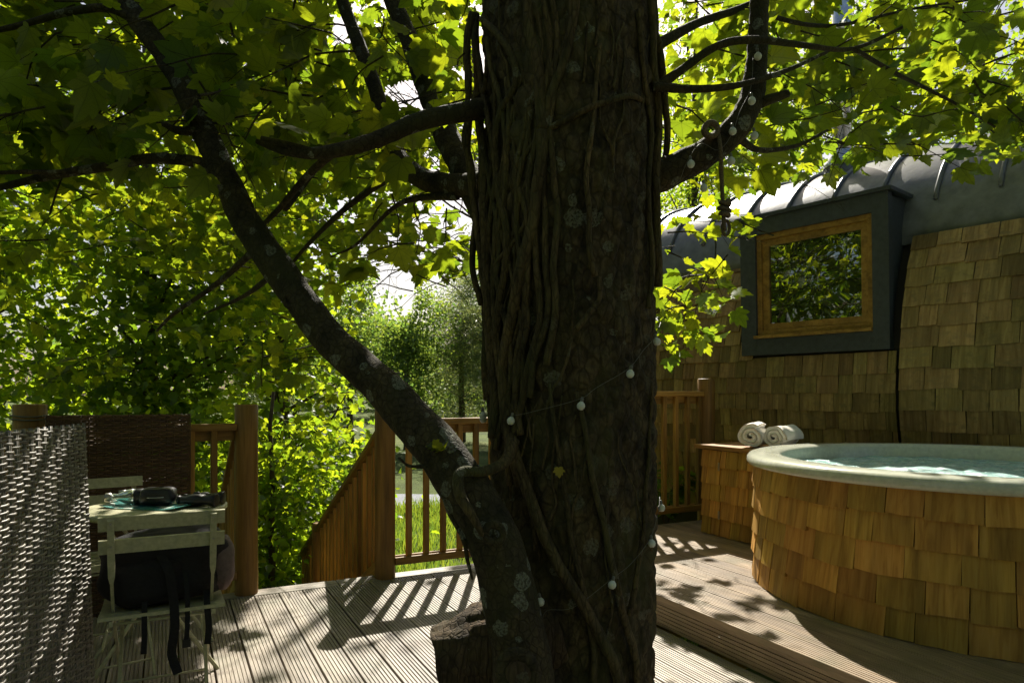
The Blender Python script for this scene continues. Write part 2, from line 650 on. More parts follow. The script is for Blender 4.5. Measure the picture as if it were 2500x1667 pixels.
def paper_mat():
    m, nt, out = newmat('printed_map')
    v = N(nt, 'ShaderNodeTexVoronoi')
    v.inputs['Scale'].default_value = 26
    nt.links.new(coords(nt), v.inputs['Vector'])
    sep = N(nt, 'ShaderNodeSeparateColor')
    nt.links.new(v.outputs['Color'], sep.inputs[0])
    c = ramp(nt, sep.outputs[0], [(0.2, (0.03, 0.22, 0.20)), (0.55, (0.10, 0.34, 0.30)), (0.8, (0.55, 0.60, 0.52))])
    principled(nt, out, c, 0.35, 0.5)
    return m


M['paper'] = paper_mat()


def ground_mat():
    m, nt, out = newmat('woodland_ground')
    v = coords(nt)
    a = noise_n(nt, v, 0.5, 6, 0.6)
    b = noise_n(nt, v, 14, 6, 0.7)
    c = ramp(nt, a, [(0.35, (0.05, 0.065, 0.02)), (0.55, (0.09, 0.12, 0.03)), (0.72, (0.14, 0.15, 0.05))])
    c2 = ramp(nt, b, [(0.3, (0.5, 0.5, 0.5)), (0.7, (1.25, 1.25, 1.25))])
    c = mixc(nt, c, c2, 1.0, 'MULTIPLY')
    principled(nt, out, c, 0.95, 0.1, bump(nt, b, 0.03))
    return m


M['ground'] = ground_mat()

# ------------------------------------------------------------------ ground, road, deck
GZ = -1.35


def gh(x, y):
    h = GZ + 0.05 * noise.noise(Vector((x * 0.35, y * 0.35, 3.0)))
    if y > 22:
        h += min((y - 22) * 0.018, 0.9)
    return h


mb = MB()
gx = [-400, -200, -100, -60, -40] + list(np.arange(-30, 30.1, 1.0)) + [40, 60, 100, 200, 400]
gy = [-300, -120, -60, -30] + list(np.arange(-20, 40.1, 1.0)) + [50, 65, 90, 140, 250, 500, 900]
vs = [(x, y, gh(x, y)) for y in gy for x in gx]
nx_ = len(gx)
fs = [(j * nx_ + i, j * nx_ + i + 1, (j + 1) * nx_ + i + 1, (j + 1) * nx_ + i) for j in range(len(gy) - 1) for i in range(nx_ - 1)]
ground = solo('ground', mb.add(vs, fs), M['ground'], smooth=True)
tag(ground, kind='structure')

mb = MB()
pv, pf = [], []
for i in range(41):
    x = -20 + i
    yc = 16.6 + 0.5 * math.sin(x * 0.12) + 0.03 * x
    for k in range(5):
        yy = yc + (k - 2) * 0.55
        pv.append((x, yy, gh(x, yy) + 0.035))
for i in range(40):
    for k in range(4):
        pf.append((i * 5 + k, i * 5 + k + 1, (i + 1) * 5 + k + 1, (i + 1) * 5 + k))
path = solo('path', mb.add(pv, pf), M['gravel'], smooth=True)
tag(path, kind='structure')

STEP_U, STEP_H = 2.30, 0.166
DECK_U0, DECK_V1 = -0.74, 4.395
PITCH = 0.141
BW = 0.1335


def plank_mesh(L, name='plank', w=BW, grooves=8, th=0.028, dp=0.0045):
    """grooved deck board, local y its length, top face at z=0"""
    prof = []
    n = grooves
    p = w / n
    g = p * 0.36
    prof.append((-w / 2, -th))
    x = -w / 2
    prof.append((x, -0.003))
    prof.append((x + 0.002, 0))
    for i in range(n):
        x1 = -w / 2 + p * i
        if i > 0:
            prof += [(x1 - g / 2, 0), (x1 - g / 4, -dp), (x1 + g / 4, -dp), (x1 + g / 2, 0)]
    prof += [(w / 2 - 0.002, 0), (w / 2, -0.003), (w / 2, -th)]
    k = len(prof)
    vs = [(a, 0, b) for a, b in prof] + [(a, L, b) for a, b in prof]
    fs = [(i, i + 1, k + i + 1, k + i) for i in range(k - 1)] + [(k - 1, 0, k, 2 * k - 1), tuple(range(k - 1, -1, -1)), tuple(range(k, 2 * k))]
    return MB().add(vs, fs).mesh(name)


deck = thing('deck', UV(0.8, 2.0, 0), kind='structure')
V0 = -2.2
meL = plank_mesh(DECK_V1 - V0)
nb = int((STEP_U - DECK_U0) / PITCH) + 1
TRUNK = Vector((0.186, 2.30, 0))
TU, TV = TRUNK.dot(U), TRUNK.dot(V)
uu = STEP_U - PITCH * 0.5 + 0.0
k = 0
while uu > DECK_U0:
    dz = random.uniform(-0.0012, 0.0012)
    if abs(uu - TU) < 0.30:                       # boards cut round the trunk
        h = math.sqrt(max(0.0, 0.42 ** 2 - (uu - TU) ** 2))
        m1 = plank_mesh(DECK_V1 - (TV + h))
        mobj('plank', m1, M['deck'], deck, basis(U, V, Z, UV(uu, TV + h, dz)))
        m1 = plank_mesh(TV - h - V0)
        mobj('plank', m1, M['deck'], deck, basis(U, V, Z, UV(uu, V0, dz)))
    else:
        mobj('plank', meL, M['deck'], deck, basis(U, V, Z, UV(uu, V0, dz)))
    uu -= PITCH
# joists and edge boards under the planks
for i, vv in enumerate(np.arange(V0 + 0.3, 4.3, 0.5)):
    if abs(vv - TV) < 0.5: continue
    beam('joist', UV(DECK_U0, vv, -0.105), UV(4.8, vv, -0.105), 0.05, 0.15, M['rail'], deck)
beam('edge_board', UV(DECK_U0 - 0.03, 4.42, -0.13), UV(4.6, 4.42, -0.13), 0.03, 0.2, M['rail'], deck)
# threshold board at the head of the stair and under the railing
for a, b in ((-0.72, 0.98), (0.985, 2.28)):
    m1 = plank_mesh(b - a, 'threshold_board', 0.135, 3, 0.03, 0.002)
    mobj('threshold_board', m1, M['deck'], deck, basis(V * -1, U, Z, UV(a, DECK_V1 + 0.074, 0.001)))

# raised platform
plat = thing('raised_platform', UV(3.3, 2.5, 0), kind='structure')
meP = plank_mesh(DECK_V1 + 0.02 - V0)
uu = STEP_U + 0.0685
for i in range(17):
    mobj('plank', meP, M['step'], plat, basis(U, V, Z, UV(uu, V0, STEP_H + random.uniform(-0.001, 0.001))))
    uu += PITCH
m1 = plank_mesh(DECK_V1 - V0, 'riser_board', 0.133, 7, 0.022, 0.004)
mobj('riser_board', m1, M['step'], plat, basis(Z * -1, V, U * -1, UV(STEP_U + 0.012, V0, STEP_H - 0.030 - 0.0675)))
for vv in (0.4, 1.6, 2.4, 3.2, 3.9):
    mb = MB().lathe([(0.006, 0), (0.006, 0.002), (0.004, 0.003)], 8, (0, 0, 0), True)
    mobj('screw', mb.mesh('screw'), M['hinge'], plat, basis(V, Z, U * -1, UV(STEP_U - 0.011, vv, STEP_H - 0.07)))

# ------------------------------------------------------------------ balustrades
def round_post(parent, u, v, z0, z1, r=0.068, name='post'):
    mb = MB()
    pts = [UV(u, v, z) for z in np.linspace(z0, z1, 9)]
    rad = [r * (1 + 0.02 * noise.noise(Vector((u * 7, v * 7, z * 2)))) for z in np.linspace(z0, z1, 9)]
    pts += [pts[-1] + Z * 0.004]
    rad[-1:] = [r]
    rad += [r - 0.006]
    mb.tube(pts, rad, 20, True, 0.02)
    me = mb.mesh(name, UV(u, v, z0), True)
    for p in me.polygons:
        if len(p.vertices) > 4: p.use_smooth = False
    return mobj(name, me, M['post'], parent, Matrix.Translation(UV(u, v, z0)))


def rail_run(parent, a, b, top, bot, post_r=0.06, step=0.124, first=0.10, bal=0.037):
    """handrail, bottom rails and balusters between plan points a and b at heights top/bot"""
    a = Vector(a); b = Vector(b)
    d = (b - a); L = d.length; d.normalize()
    nrm = Vector((-d.y, d.x, 0))
    p0, p1 = a + d * post_r, b - d * post_r
    beam('handrail', p0 + Z * (top - 0.021), p1 + Z * (top - 0.021), 0.088, 0.042, M['rail'], parent)
    beam('under_rail', p0 + nrm * 0.030 + Z * (top - 0.075), p1 + nrm * 0.030 + Z * (top - 0.075), 0.022, 0.060, M['rail'], parent)
    beam('bottom_rail', p0 - nrm * 0.033 + Z * bot, p1 - nrm * 0.033 + Z * bot, 0.024, 0.050, M['rail'], parent)
    beam('bottom_rail', p0 + nrm * 0.033 + Z * bot, p1 + nrm * 0.033 + Z * bot, 0.024, 0.050, M['rail'], parent)
    s = first
    while s < L - 0.07:
        q = a + d * s
        beam('baluster', q + Z * (bot - 0.02), q + Z * (top - 0.0435), bal, bal, M['rail'], parent, up=nrm)
        s += step


P1, P2, P3 = (0.43, 4.48), (1.295, 4.455), (4.10, 4.455)
C0 = (-0.655, 4.40)
PB = (-0.64, 3.06)
# left corner
lb = thing('balustrade', UV(-0.2, 4.45, 0), 'stained timber balustrade behind the brown wicker screen', 'balustrade', 'balustrades round the deck')
round_post(lb, P1[0], P1[1], -0.5, 1.155)
round_post(lb, C0[0], C0[1], -0.5, 1.165, 0.078)
rail_run(lb, UV(*C0), UV(*P1), 1.045, 0.125, first=0.16)
lb2 = thing('balustrade', UV(-0.7, 3.6, 0), 'timber balustrade hidden behind the grey wicker screen, at the left edge', 'balustrade', 'balustrades round the deck')
round_post(lb2, PB[0], PB[1], -0.5, 1.155)
rail_run(lb2, UV(*PB), UV(*C0), 1.045, 0.125, post_r=0.085, first=0.16)
# centre, between stair and step
SPLIT = (2.35, 4.455)
cb = thing('balustrade', UV(1.8, 4.45, 0), 'sunlit timber balustrade right of the stair head, partly behind the trunk', 'balustrade', 'balustrades round the deck')
round_post(cb, P2[0], P2[1], -0.5, 1.150)
round_post(cb, SPLIT[0], SPLIT[1], -0.5, 1.25)
rail_run(cb, UV(*P2), UV(*SPLIT), 1.056, 0.107, first=0.165)
rb = thing('balustrade', UV(3.2, 4.45, 0), 'timber balustrade on the raised platform beside the shingled cabin wall', 'balustrade', 'balustrades round the deck')
round_post(rb, P3[0], P3[1], -0.5, 1.35, 0.072)
rail_run(rb, UV(*SPLIT), UV(*P3), 1.248, 0.27, first=0.18)

# stair going down from the deck
st = thing('stair_balustrade', UV(1.29, 5.5, GZ), 'sloping timber stair balustrade running down from the deck', 'balustrade')
SL = 0.485


def stair_side(parent, u, top0):
    a = UV(u, 4.53, top0)
    b = UV(u, 7.75, top0 - SL * 3.22)
    beam('handrail', a, b, 0.088, 0.042, M['rail'], parent)
    beam('bottom_rail', a - Z * 0.90, b - Z * 0.90, 0.045, 0.075, M['rail'], parent)
    s = 0.10
    while s < 3.1:
        q = UV(u, 4.53 + s, top0 - SL * s)
        beam('baluster', q - Z * 0.90, q - Z * 0.024, 0.034, 0.034, M['rail'], parent)
        s += 0.142
    q = 6.80
    round_post(parent, u, q, GZ - 0.1, top0 - SL * (q - 4.53) + 0.08, 0.06, 'newel_post')


stair_side(st, 1.31, 0.99)
st2 = thing('stair_balustrade', UV(0.42, 5.5, GZ), 'sloping stair balustrade on the left side, mostly hidden behind the round post', 'balustrade')
stair_side(st2, 0.40, 0.99)
stair = thing('stair', UV(0.86, 5.5, GZ), 'timber stair dropping away from the sunlit deck', 'stair')
n_t = 8
for i in range(n_t):
    zz = -0.16 * (i + 1)
    vv = 4.62 + 0.33 * i
    m1 = plank_mesh(0.80, 'tread', 0.28, 8, 0.035, 0.003)
    mobj('tread', m1, M['deck'], stair, basis(V * -1, U, Z, UV(0.45, vv + 0.02, zz)))
for u in (0.46, 1.25):
    beam('stringer', UV(u, 4.5, -0.18), UV(u, 4.5 + 0.33 * n_t, -0.18 - 0.16 * n_t), 0.04, 0.22, M['rail'], stair)

# ------------------------------------------------------------------ cabin
W0 = Vector((2.99, 5.30, 0))
E = Vector((0.629, -0.777, 0)).normalized()       # along the wall, to the right and nearer
NW = Vector((-E.y, E.x, 0))                        # away from the camera, into the cabin


def WP(s, o, z):
    return W0 + E * s + NW * o + Z * z


PROF = [(0.34, -0.35), (0.26, 0.10), (0.16, 0.45), (0.065, 0.80), (0.008, 1.10), (0.0, 1.30), (0.02, 1.60), (0.075, 1.92), (0.165, 2.22), (0.27, 2.46)]


def prof_o(z):
    for (o0, z0), (o1, z1) in zip(PROF[:-1], PROF[1:]):
        if z <= z1:
            t = (z - z0) / (z1 - z0)
            return o0 + (o1 - o0) * t
    return PROF[-1][0]


cabin = thing('cabin', WP(-1.4, 1.5, GZ), 'barrel shaped wooden cabin with cedar shingle walls and grey rounded roof', 'cabin')
S_L, S_R = -3.75, 2.3


def wall_sheet(s0, s1, off):
    mb = MB()
    vs, fs = [], []
    zz = np.linspace(-0.35, 2.46, 24)
    for s in (s0, s1):
        for z in zz:
            vs.append(WP(s, prof_o(z) + off, z))
        for z in zz[::-1]:
            vs.append(WP(s, prof_o(z) + off + 0.1, z))
    n = len(vs) // 2
    for i in range(n):
        j = (i + 1) % n
        fs.append((i, j, n + j, n + i))
    fs.append(tuple(range(n - 1, -1, -1)))
    fs.append(tuple(range(n, 2 * n)))
    return mb.add(vs, fs)


wallA = part('wall', wall_sheet(S_L, 0.0, 0.02), M['under'], cabin)
wallB = part('wall', wall_sheet(0.045, S_R, -0.045), M['under'], cabin)
# far side and ends close the barrel
mb = MB()
for s in (S_L, S_R):
    ring = [WP(s, prof_o(z) + 0.06, z) for z in np.linspace(-0.35, 2.46, 12)]
    ring += [WP(s, 1.5 - 1.23 * math.cos(a), 2.46 + 1.0 * math.sin(a)) for a in np.linspace(0.05, math.pi - 0.05, 14)]
    ring += [WP(s, 3.0 - prof_o(z) - 0.06, z) for z in np.linspace(2.46, -0.35, 12)]
    mb.add(ring, [tuple(range(len(ring)))])
part('end_wall', mb, M['under'], cabin)
mb = MB()
zz = np.linspace(-0.35, 2.46, 12)
vs = [WP(s, 3.0 - prof_o(z), z) for s in (S_L, S_R) for z in zz]
mb.add(vs, [(i, i + 1, 12 + i + 1, 12 + i) for i in range(11)])
part('rear_wall', mb, M['under'], cabin)


def shingle_mesh(var, th=0.017):
    """unit shingle: x -0.5..0.5, z 0..1.22, butt thick, outward is -y"""
    r = random.Random(var)
    a, b = r.uniform(-0.05, 0.05), r.uniform(-0.05, 0.05)
    mid = r.uniform(-0.015, 0.02)
    t2 = th * 0.25
    vs = [(-0.5, 0, a), (0.0, 0, mid), (0.5, 0, b), (0.5, -th, b), (0.0, -th - 0.001, mid), (-0.5, -th, a),
          (-0.5, 0, 1.22), (0.5, 0, 1.22), (0.5, -t2, 1.22), (-0.5, -t2, 1.22)]
    fs = [(0, 5, 4, 1), (1, 4, 3, 2), (5, 9, 8, 3, 4), (0, 6, 9, 5), (2, 3, 8, 7), (6, 7, 8, 9), (0, 1, 2, 7, 6)]
    return MB().add(vs, fs).mesh('shingle')


SH = [shingle_mesh(i) for i in range(8)]
SHT = [shingle_mesh(i) for i in range(8)]
for m_ in SH: m_.materials.append(M['cabin_shingle'])
for m_ in SHT: m_.materials.append(M['tub_shingle'])

DS0, DS1, DZ0, DZ1 = -1.325, -0.035, 1.575, 2.80     # dormer face


def transform_shingle(me, mat):
    co = np.empty(len(me.vertices) * 3)
    me.vertices.foreach_get('co', co)
    co = co.reshape(-1, 3)
    mm = np.array(mat)
    return (co @ mm[:3, :3].T + mm[:3, 3]).tolist(), [tuple(p.vertices) for p in me.polygons]


def shingle_wall(parent, s0, s1, off, z_first, expo, wmin, wmax, see, seed, skip_dormer):
    r = random.Random(seed)
    rest = MB()
    z = z_first
    row = 0
    while z < 2.44:
        up = min(z + expo, 2.5)
        pa = WP(0, prof_o(z) + off, z)
        pb = WP(0, prof_o(up) + off, up)
        tz = (pb - pa).normalized()
        ty = tz.cross(E) * 1.0
        if ty.dot(NW) < 0: ty = -ty
        s = s0 + r.uniform(0, 0.06) * 0
        while s < s1 - 0.02:
            w = r.uniform(wmin, wmax)
            if s + w > s1 - 0.03: w = s1 - s
            sc = s + w / 2
            gap = r.uniform(0.003, 0.008)
            h = expo
            zz = z + r.uniform(-0.007, 0.007)
            hide = skip_dormer and (DS0 + 0.02 < sc < DS1 + 0.03) and zz > DZ0 - 0.06
            tall = 1.0
            if 2.44 - zz < expo * 1.15: tall = max(0.35, (2.47 - zz) / (expo * 1.22))
            if not hide:
                base = WP(sc, prof_o(zz) + off - 0.012 - r.uniform(0, 0.004), zz)
                tilt = r.uniform(-0.012, 0.012)
                ex = (E + tz * tilt).normalized()
                ez = (tz - ex * tz.dot(ex)).normalized()
                m4 = basis(ex * (w - gap), ty, ez * (h * tall), base)
                me = SH[r.randrange(8)]
                if see[0] < sc < see[1] and zz > see[2]:
                    mobj('shingle', me, None, parent, m4)
                else:
                    v_, f_ = transform_shingle(me, m4)
                    rest.add(v_, f_)
            s += w
        z += expo
        row += 1
    o = part('shingles', rest, M['cabin_shingle'], parent)
    o['kind'] = 'stuff'


shingle_wall(wallA, S_L, 0.0, 0.0, 0.055, 0.147, 0.10, 0.225, (-2.75, 0.1, 0.62), 5, True)
shingle_wall(wallB, 0.045, S_R, -0.068, 0.02, 0.155, 0.12, 0.27, (-0.1, 1.05, 0.6), 8, False)

# roof
A_, B_ = 1.27, 1.04


def roof_pt(s, a, lift=0.0):
    return WP(s, 1.5 - (A_ + lift) * math.cos(a), 2.44 + (B_ + lift) * math.sin(a))


mb = MB()
angs = np.linspace(-0.02, math.pi + 0.02, 40)
ss = np.linspace(S_L - 0.06, S_R + 0.06, 30)
vs = []
for s in ss:
    for a in angs: vs.append(roof_pt(s, a, 0.004 * noise.noise(Vector((s * 2, a * 3, 1)))))
na = len(angs)
fs = [(i * na + k, (i + 1) * na + k, (i + 1) * na + k + 1, i * na + k + 1) for i in range(len(ss) - 1) for k in range(na - 1)]
n0 = len(vs)
for s in ss:
    for a in angs: vs.append(roof_pt(s, a, -0.03))
fs += [(n0 + i * na + k, n0 + i * na + k + 1, n0 + (i + 1) * na + k + 1, n0 + (i + 1) * na + k) for i in range(len(ss) - 1) for k in range(na - 1)]
for i in range(len(ss) - 1):
    fs.append((i * na, n0 + i * na, n0 + (i + 1) * na, (i + 1) * na))
for k in range(na - 1):
    fs.append((k, k + 1, n0 + k + 1, n0 + k))
roof = part('roof', mb.add(vs, fs), M['roofing'], cabin, True)
s = S_L + 0.05
while s < S_R:
    if not (DS0 - 0.05 < s < DS1 + 0.05):
        a0 = 0.30
    else:
        a0 = 0.50
    pts = [roof_pt(s, a, 0.012) for a in np.linspace(a0, math.pi - 0.3, 26)]
    part('seam', MB().tube(pts, 0.017, 6), M['roofing'], roof, True)
    s += 0.43

# dormer window
FO = -0.045


def FP(s, z, o=0.0):
    lean = -0.035 * (z - DZ0) / (DZ1 - DZ0)
    return WP(s, FO + lean + o, z)


dorm = part('dormer', MB().add(
    [FP(DS0 + 0.02, DZ0 + 0.02, 0.09), FP(DS1 - 0.02, DZ0 + 0.02, 0.09), FP(DS1 - 0.02, DZ1 - 0.02, 0.09), FP(DS0 + 0.02, DZ1 - 0.02, 0.09),
     WP(DS0 + 0.02, 0.75, DZ0 + 0.05), WP(DS1 - 0.02, 0.75, DZ0 + 0.05), WP(DS1 - 0.02, 0.75, DZ1 + 0.05), WP(DS0 + 0.02, 0.75, DZ1 + 0.05)],
    [(0, 1, 2, 3), (1, 5, 6, 2), (4, 0, 3, 7), (3, 2, 6, 7), (0, 4, 5, 1)]), M['slate'], cabin)


def face_board(name, s0, s1, z0, z1, o0, o1, mat):
    mb = MB()
    vs = [FP(s0, z0, o0), FP(s1, z0, o0), FP(s1, z1, o0), FP(s0, z1, o0), FP(s0, z0, o1), FP(s1, z0, o1), FP(s1, z1, o1), FP(s0, z1, o1)]
    mb.add(vs, [(0, 1, 2, 3), (7, 6, 5, 4), (0, 4, 5, 1), (1, 5, 6, 2), (2, 6, 7, 3), (3, 7, 4, 0)])
    return part(name, mb, mat, dorm)


CW, CT, CB = 0.150, 0.145, 0.175
ws0, ws1, wz0, wz1 = DS0 + CW, DS1 - 0.125, DZ0 + CB, DZ1 - CT
face_board('casing', DS0, ws0, DZ0, DZ1, 0.0, 0.07, M['slate'])
face_board('casing', ws1, DS1, DZ0, DZ1, 0.0, 0.07, M['slate'])
face_board('casing', ws0, ws1, wz1, DZ1, 0.001, 0.07, M['slate'])
face_board('casing', ws0, ws1, DZ0, wz0 - 0.028, 0.001, 0.07, M['slate'])
face_board('roof_edge', DS0 - 0.03, DS1 + 0.03, DZ1 + 0.001, DZ1 + 0.03, -0.025, 0.5, M['slate'])
face_board('sill', ws0 - 0.01, ws1 + 0.0, wz0 - 0.027, wz0 - 0.001, -0.03, 0.10, M['window_wood'])
for nm, t, o0 in (('frame', 0.045, 0.028), ('sash', 0.060, 0.050)):
    k = 0.0 if nm == 'frame' else 0.045
    a0, a1, b0, b1 = ws0 + k, ws1 - k, wz0 + k, wz1 - k
    face_board(nm, a0, a1, b0, b0 + t, o0, 0.1, M['window_wood'])
    face_board(nm, a0, a1, b1 - t, b1, o0, 0.1, M['window_wood'])
    face_board(nm, a0, a0 + t, b0 + t, b1 - t, o0 + 0.001, 0.1, M['window_wood'])
    face_board(nm, a1 - t, a1, b0 + t, b1 - t, o0 + 0.001, 0.1, M['window_wood'])
k = 0.105
face_board('glass_pane', ws0 + k - 0.003, ws1 - k + 0.003, wz0 + k - 0.003, wz1 - k + 0.003, 0.068, 0.080, M['glass'])

# flue
fb = WP(-0.85, 0.9, 3.30)
flue = part('flue_pipe', MB().lathe([(0.088, 0.0), (0.088, 1.0), (0.093, 1.005), (0.093, 1.05), (0.088, 1.055), (0.088, 2.1), (0.093, 2.105), (0.093, 2.15), (0.088, 2.155), (0.088, 3.2)], 24, fb, True), M['steel'], cabin, True)
part('collar', MB().lathe([(0.165, -0.02), (0.17, 0.0), (0.165, 0.02), (0.10, 0.115), (0.096, 0.14)], 24, fb + Z * 0.10), M['steel'], flue, True)
part('upstand', MB().lathe([(0.23, -0.14), (0.16, 0.02), (0.155, 0.12)], 24, fb), M['roofing'], flue, True)

# ------------------------------------------------------------------ hot tub
TC = Vector((2.50, 3.70, STEP_H))
TR = 1.135
tub = thing('hot_tub', TC, 'round hot tub clad in golden cedar shingles with pale acrylic rim', 'hot tub')
prof = [(TR - 0.06, 0.652), (TR + 0.012, 0.652), (TR + 0.024, 0.657), (TR + 0.028, 0.672), (TR + 0.024, 0.694), (TR + 0.012, 0.708), (TR - 0.01, 0.715), (TR - 0.10, 0.717),
        (TR - 0.15, 0.711), (TR - 0.165, 0.695), (TR - 0.172, 0.62), (TR - 0.20, 0.4), (TR - 0.30, 0.25), (0.0, 0.25)]
shell = part('shell', MB().lathe(prof, 128, TC), M['acrylic'], tub, True)
mb = MB()
nr, nt_ = 30, 96
vs, fs = [], []
for i in range(nr + 1):
    r_ = (TR - 0.174) * i / nr
    for k in range(nt_):
        a = 2 * math.pi * k / nt_
        x, y = r_ * math.cos(a), r_ * math.sin(a)
        h = 0.016 * noise.noise(Vector((x * 6, y * 6, 0))) + 0.012 * noise.noise(Vector((x * 15, y * 15, 4)))
        h += 0.03 * math.exp(-((x + 0.1) ** 2 + (y + 0.1) ** 2) / 0.15)
        vs.append((TC.x + x, TC.y + y, TC.z + 0.628 + h))
for i in range(nr):
    for k in range(nt_):
        k2 = (k + 1) % nt_
        fs.append((i * nt_ + k, (i + 1) * nt_ + k, (i + 1) * nt_ + k2, i * nt_ + k2))
part('water', mb.add(vs, fs), M['water'], tub, True)
clad = part('cladding', MB().lathe([(TR - 0.03, 0.0), (TR - 0.03, 0.656)], 96, TC), M['under'], tub)
r_t = random.Random(21)
rest = MB()
SEAM = math.atan2(-0.845, -0.36)                   # panel joint in the cladding
rows = 5
expo = 0.132
for row in range(rows):
    z = 0.002 + expo * row
    ang = SEAM
    end = SEAM + 2 * math.pi
    while ang < end - 0.03:
        w = r_t.uniform(0.11, 0.235)
        da = w / TR
        if ang + da > end - 0.06:
            da = end - ang
            w = da * TR
        am = ang + da / 2
        rad = Vector((math.cos(am), math.sin(am), 0))
        tan = Vector((-math.sin(am), math.cos(am), 0))
        zz = z + r_t.uniform(-0.006, 0.008) if row else z
        top = min(expo * 1.22, 0.655 - zz) / 1.22
        lift = 0.004 if am > SEAM and am < SEAM + 0.9 else 0.0
        tilt = r_t.uniform(-0.012, 0.012)
        ex = (tan + Z * tilt).normalized()
        ez = (Z - rad * 0.075)
        ez = (ez - ex * ez.dot(ex)).normalized()
        base = TC + rad * (TR - 0.022 + lift + r_t.uniform(0, 0.003)) + Z * zz
        m4 = basis(ex * (w - r_t.uniform(0.003, 0.007)), rad * -1, ez * top, base)
        me = SHT[r_t.randrange(8)]
        deg = math.degrees(am) % 360
        if 110 < deg < 330:
            mobj('shingle', me, None, clad, m4)
        else:
            v_, f_ = transform_shingle(me, m4)
            rest.add(v_, f_)
        ang += da
o = part('shingles', rest, M['tub_shingle'], clad)
o['kind'] = 'stuff'

# ------------------------------------------------------------------ shingled cabinet beside the tub
CU0, CU1, CV0, CV1 = 3.672, 4.10, 3.33, 4.03
cab = thing('storage_cabinet', UV(3.9, 3.7, STEP_H), 'low shingle clad cabinet with plank top between tub and balustrade', 'cabinet')
body = part('body', MB().obox(UV((CU0 + CU1) / 2 + 0.01, (CV0 + CV1) / 2, STEP_H + 0.32), U * ((CU1 - CU0) / 2), V * ((CV1 - CV0) / 2), Z * 0.32), M['under'], cab)
m1 = plank_mesh(CV1 - CV0 + 0.09, 'top_board', CU1 - CU0 + 0.05, 3, 0.03, 0.002)
mobj('top_board', m1, M['bench_top'], cab, basis(U, V, Z, UV((CU0 + CU1) / 2, CV0 - 0.02, STEP_H + 0.672)))
r_c = random.Random(4)
for row in range(5):
    z = 0.004 + row * 0.127
    for seg in ((CV0, CV0 + 0.50), (CV0 + 0.505, CV1)):
        v_ = seg[0]
        while v_ < seg[1] - 0.01:
            w = r_c.uniform(0.08, 0.14)
            if v_ + w > seg[1] - 0.03: w = seg[1] - v_
            m4 = basis(V * -(w - 0.004), U, (Z - U * -0.06).normalized() * min(0.127, (0.636 - z) / 1.22), UV(CU0 + 0.0, v_ + w / 2, STEP_H + z + r_c.uniform(-0.003, 0.004)))
            m4 = basis(V * -(w - 0.004), U, (Z + U * 0.06).normalized() * min(0.127, (0.636 - z) / 1.22), UV(CU0 - 0.003, v_ + w / 2, STEP_H + z + (r_c.uniform(-0.003, 0.004) if row else 0.003)))
            mobj('shingle', SHT[r_c.randrange(8)], None, body, m4)
            v_ += w
for z in (0.16, 0.52):
    part('hinge', MB().obox(UV(CU0 - 0.022, CV0 + 0.502, STEP_H + z), U * 0.003, V * 0.008, Z * 0.03), M['hinge'], cab)
part('latch', MB().obox(UV(CU0 - 0.024, CV0 + 0.03, STEP_H + 0.33), U * 0.006, V * 0.015, Z * 0.028), M['black_rubber'], cab)

# towels
def towel(name, c, ax, r, L, turns, seed, label):
    ax = Vector(ax).normalized()
    sx = Vector((-ax.y, ax.x, 0))
    th = r / (turns + 0.35)
    mb = MB()
    n = 90
    m = 9
    inner, outer = [], []
    vs = []
    for j in range(m):
        t = j / (m - 1) - 0.5
        for i in range(n + 1):
            f = i / n
            a = f * turns * 2 * math.pi + 0.8
            rc = th * (0.35 + turns * f)
            wob = 1 + 0.17 * noise.noise(Vector((math.cos(a) * 1.5 + seed, math.sin(a) * 1.5, t * 3)))
            edge = 0.006 * noise.noise(Vector((a * 0.9, seed, 0))) + 0.010 * (1 - f)
            for kk in (-0.46, 0.46):
                rr = (rc + kk * th) * wob
                rr = max(rr, 0.002)
                p = Vector(c) + ax * (t * (L + edge * 2)) + sx * (math.cos(a) * rr) + Z * (math.sin(a) * rr * 0.96)
                vs.append(p)
    row = 2 * (n + 1)
    fs = []
    for j in range(m - 1):
        for i in range(n):
            a0 = j * row + 2 * i
            b0 = (j + 1) * row + 2 * i
            fs.append((a0 + 1, a0 + 3, b0 + 3, b0 + 1))
            fs.append((a0, b0, b0 + 2, a0 + 2))
        a0 = j * row + 2 * n
        b0 = (j + 1) * row + 2 * n
        fs.append((a0, a0 + 1, b0 + 1, b0))
    for j in (0, m - 1):
        for i in range(n):
            a0 = j * row + 2 * i
            q = (a0, a0 + 2, a0 + 3, a0 + 1)
            fs.append(q if j else q[::-1])
    o = solo(name, mb.add(vs, fs), M['towel'], Vector(c) - Z * r, True)
    return tag(o, label, 'towel', 'rolled towels by the tub')


TZ = STEP_H + 0.672
towel('rolled_towel', Vector((1.775, 4.97, TZ + 0.083)), (0.55, 0.83, 0), 0.083, 0.26, 2.2, 1.0, 'left of two rolled white towels on the cabinet beside the tub')
towel('rolled_towel', Vector((1.955, 4.93, TZ + 0.078)), (0.70, 0.70, 0), 0.078, 0.28, 2.4, 7.0, 'right of two rolled white towels, nearer the tub water')

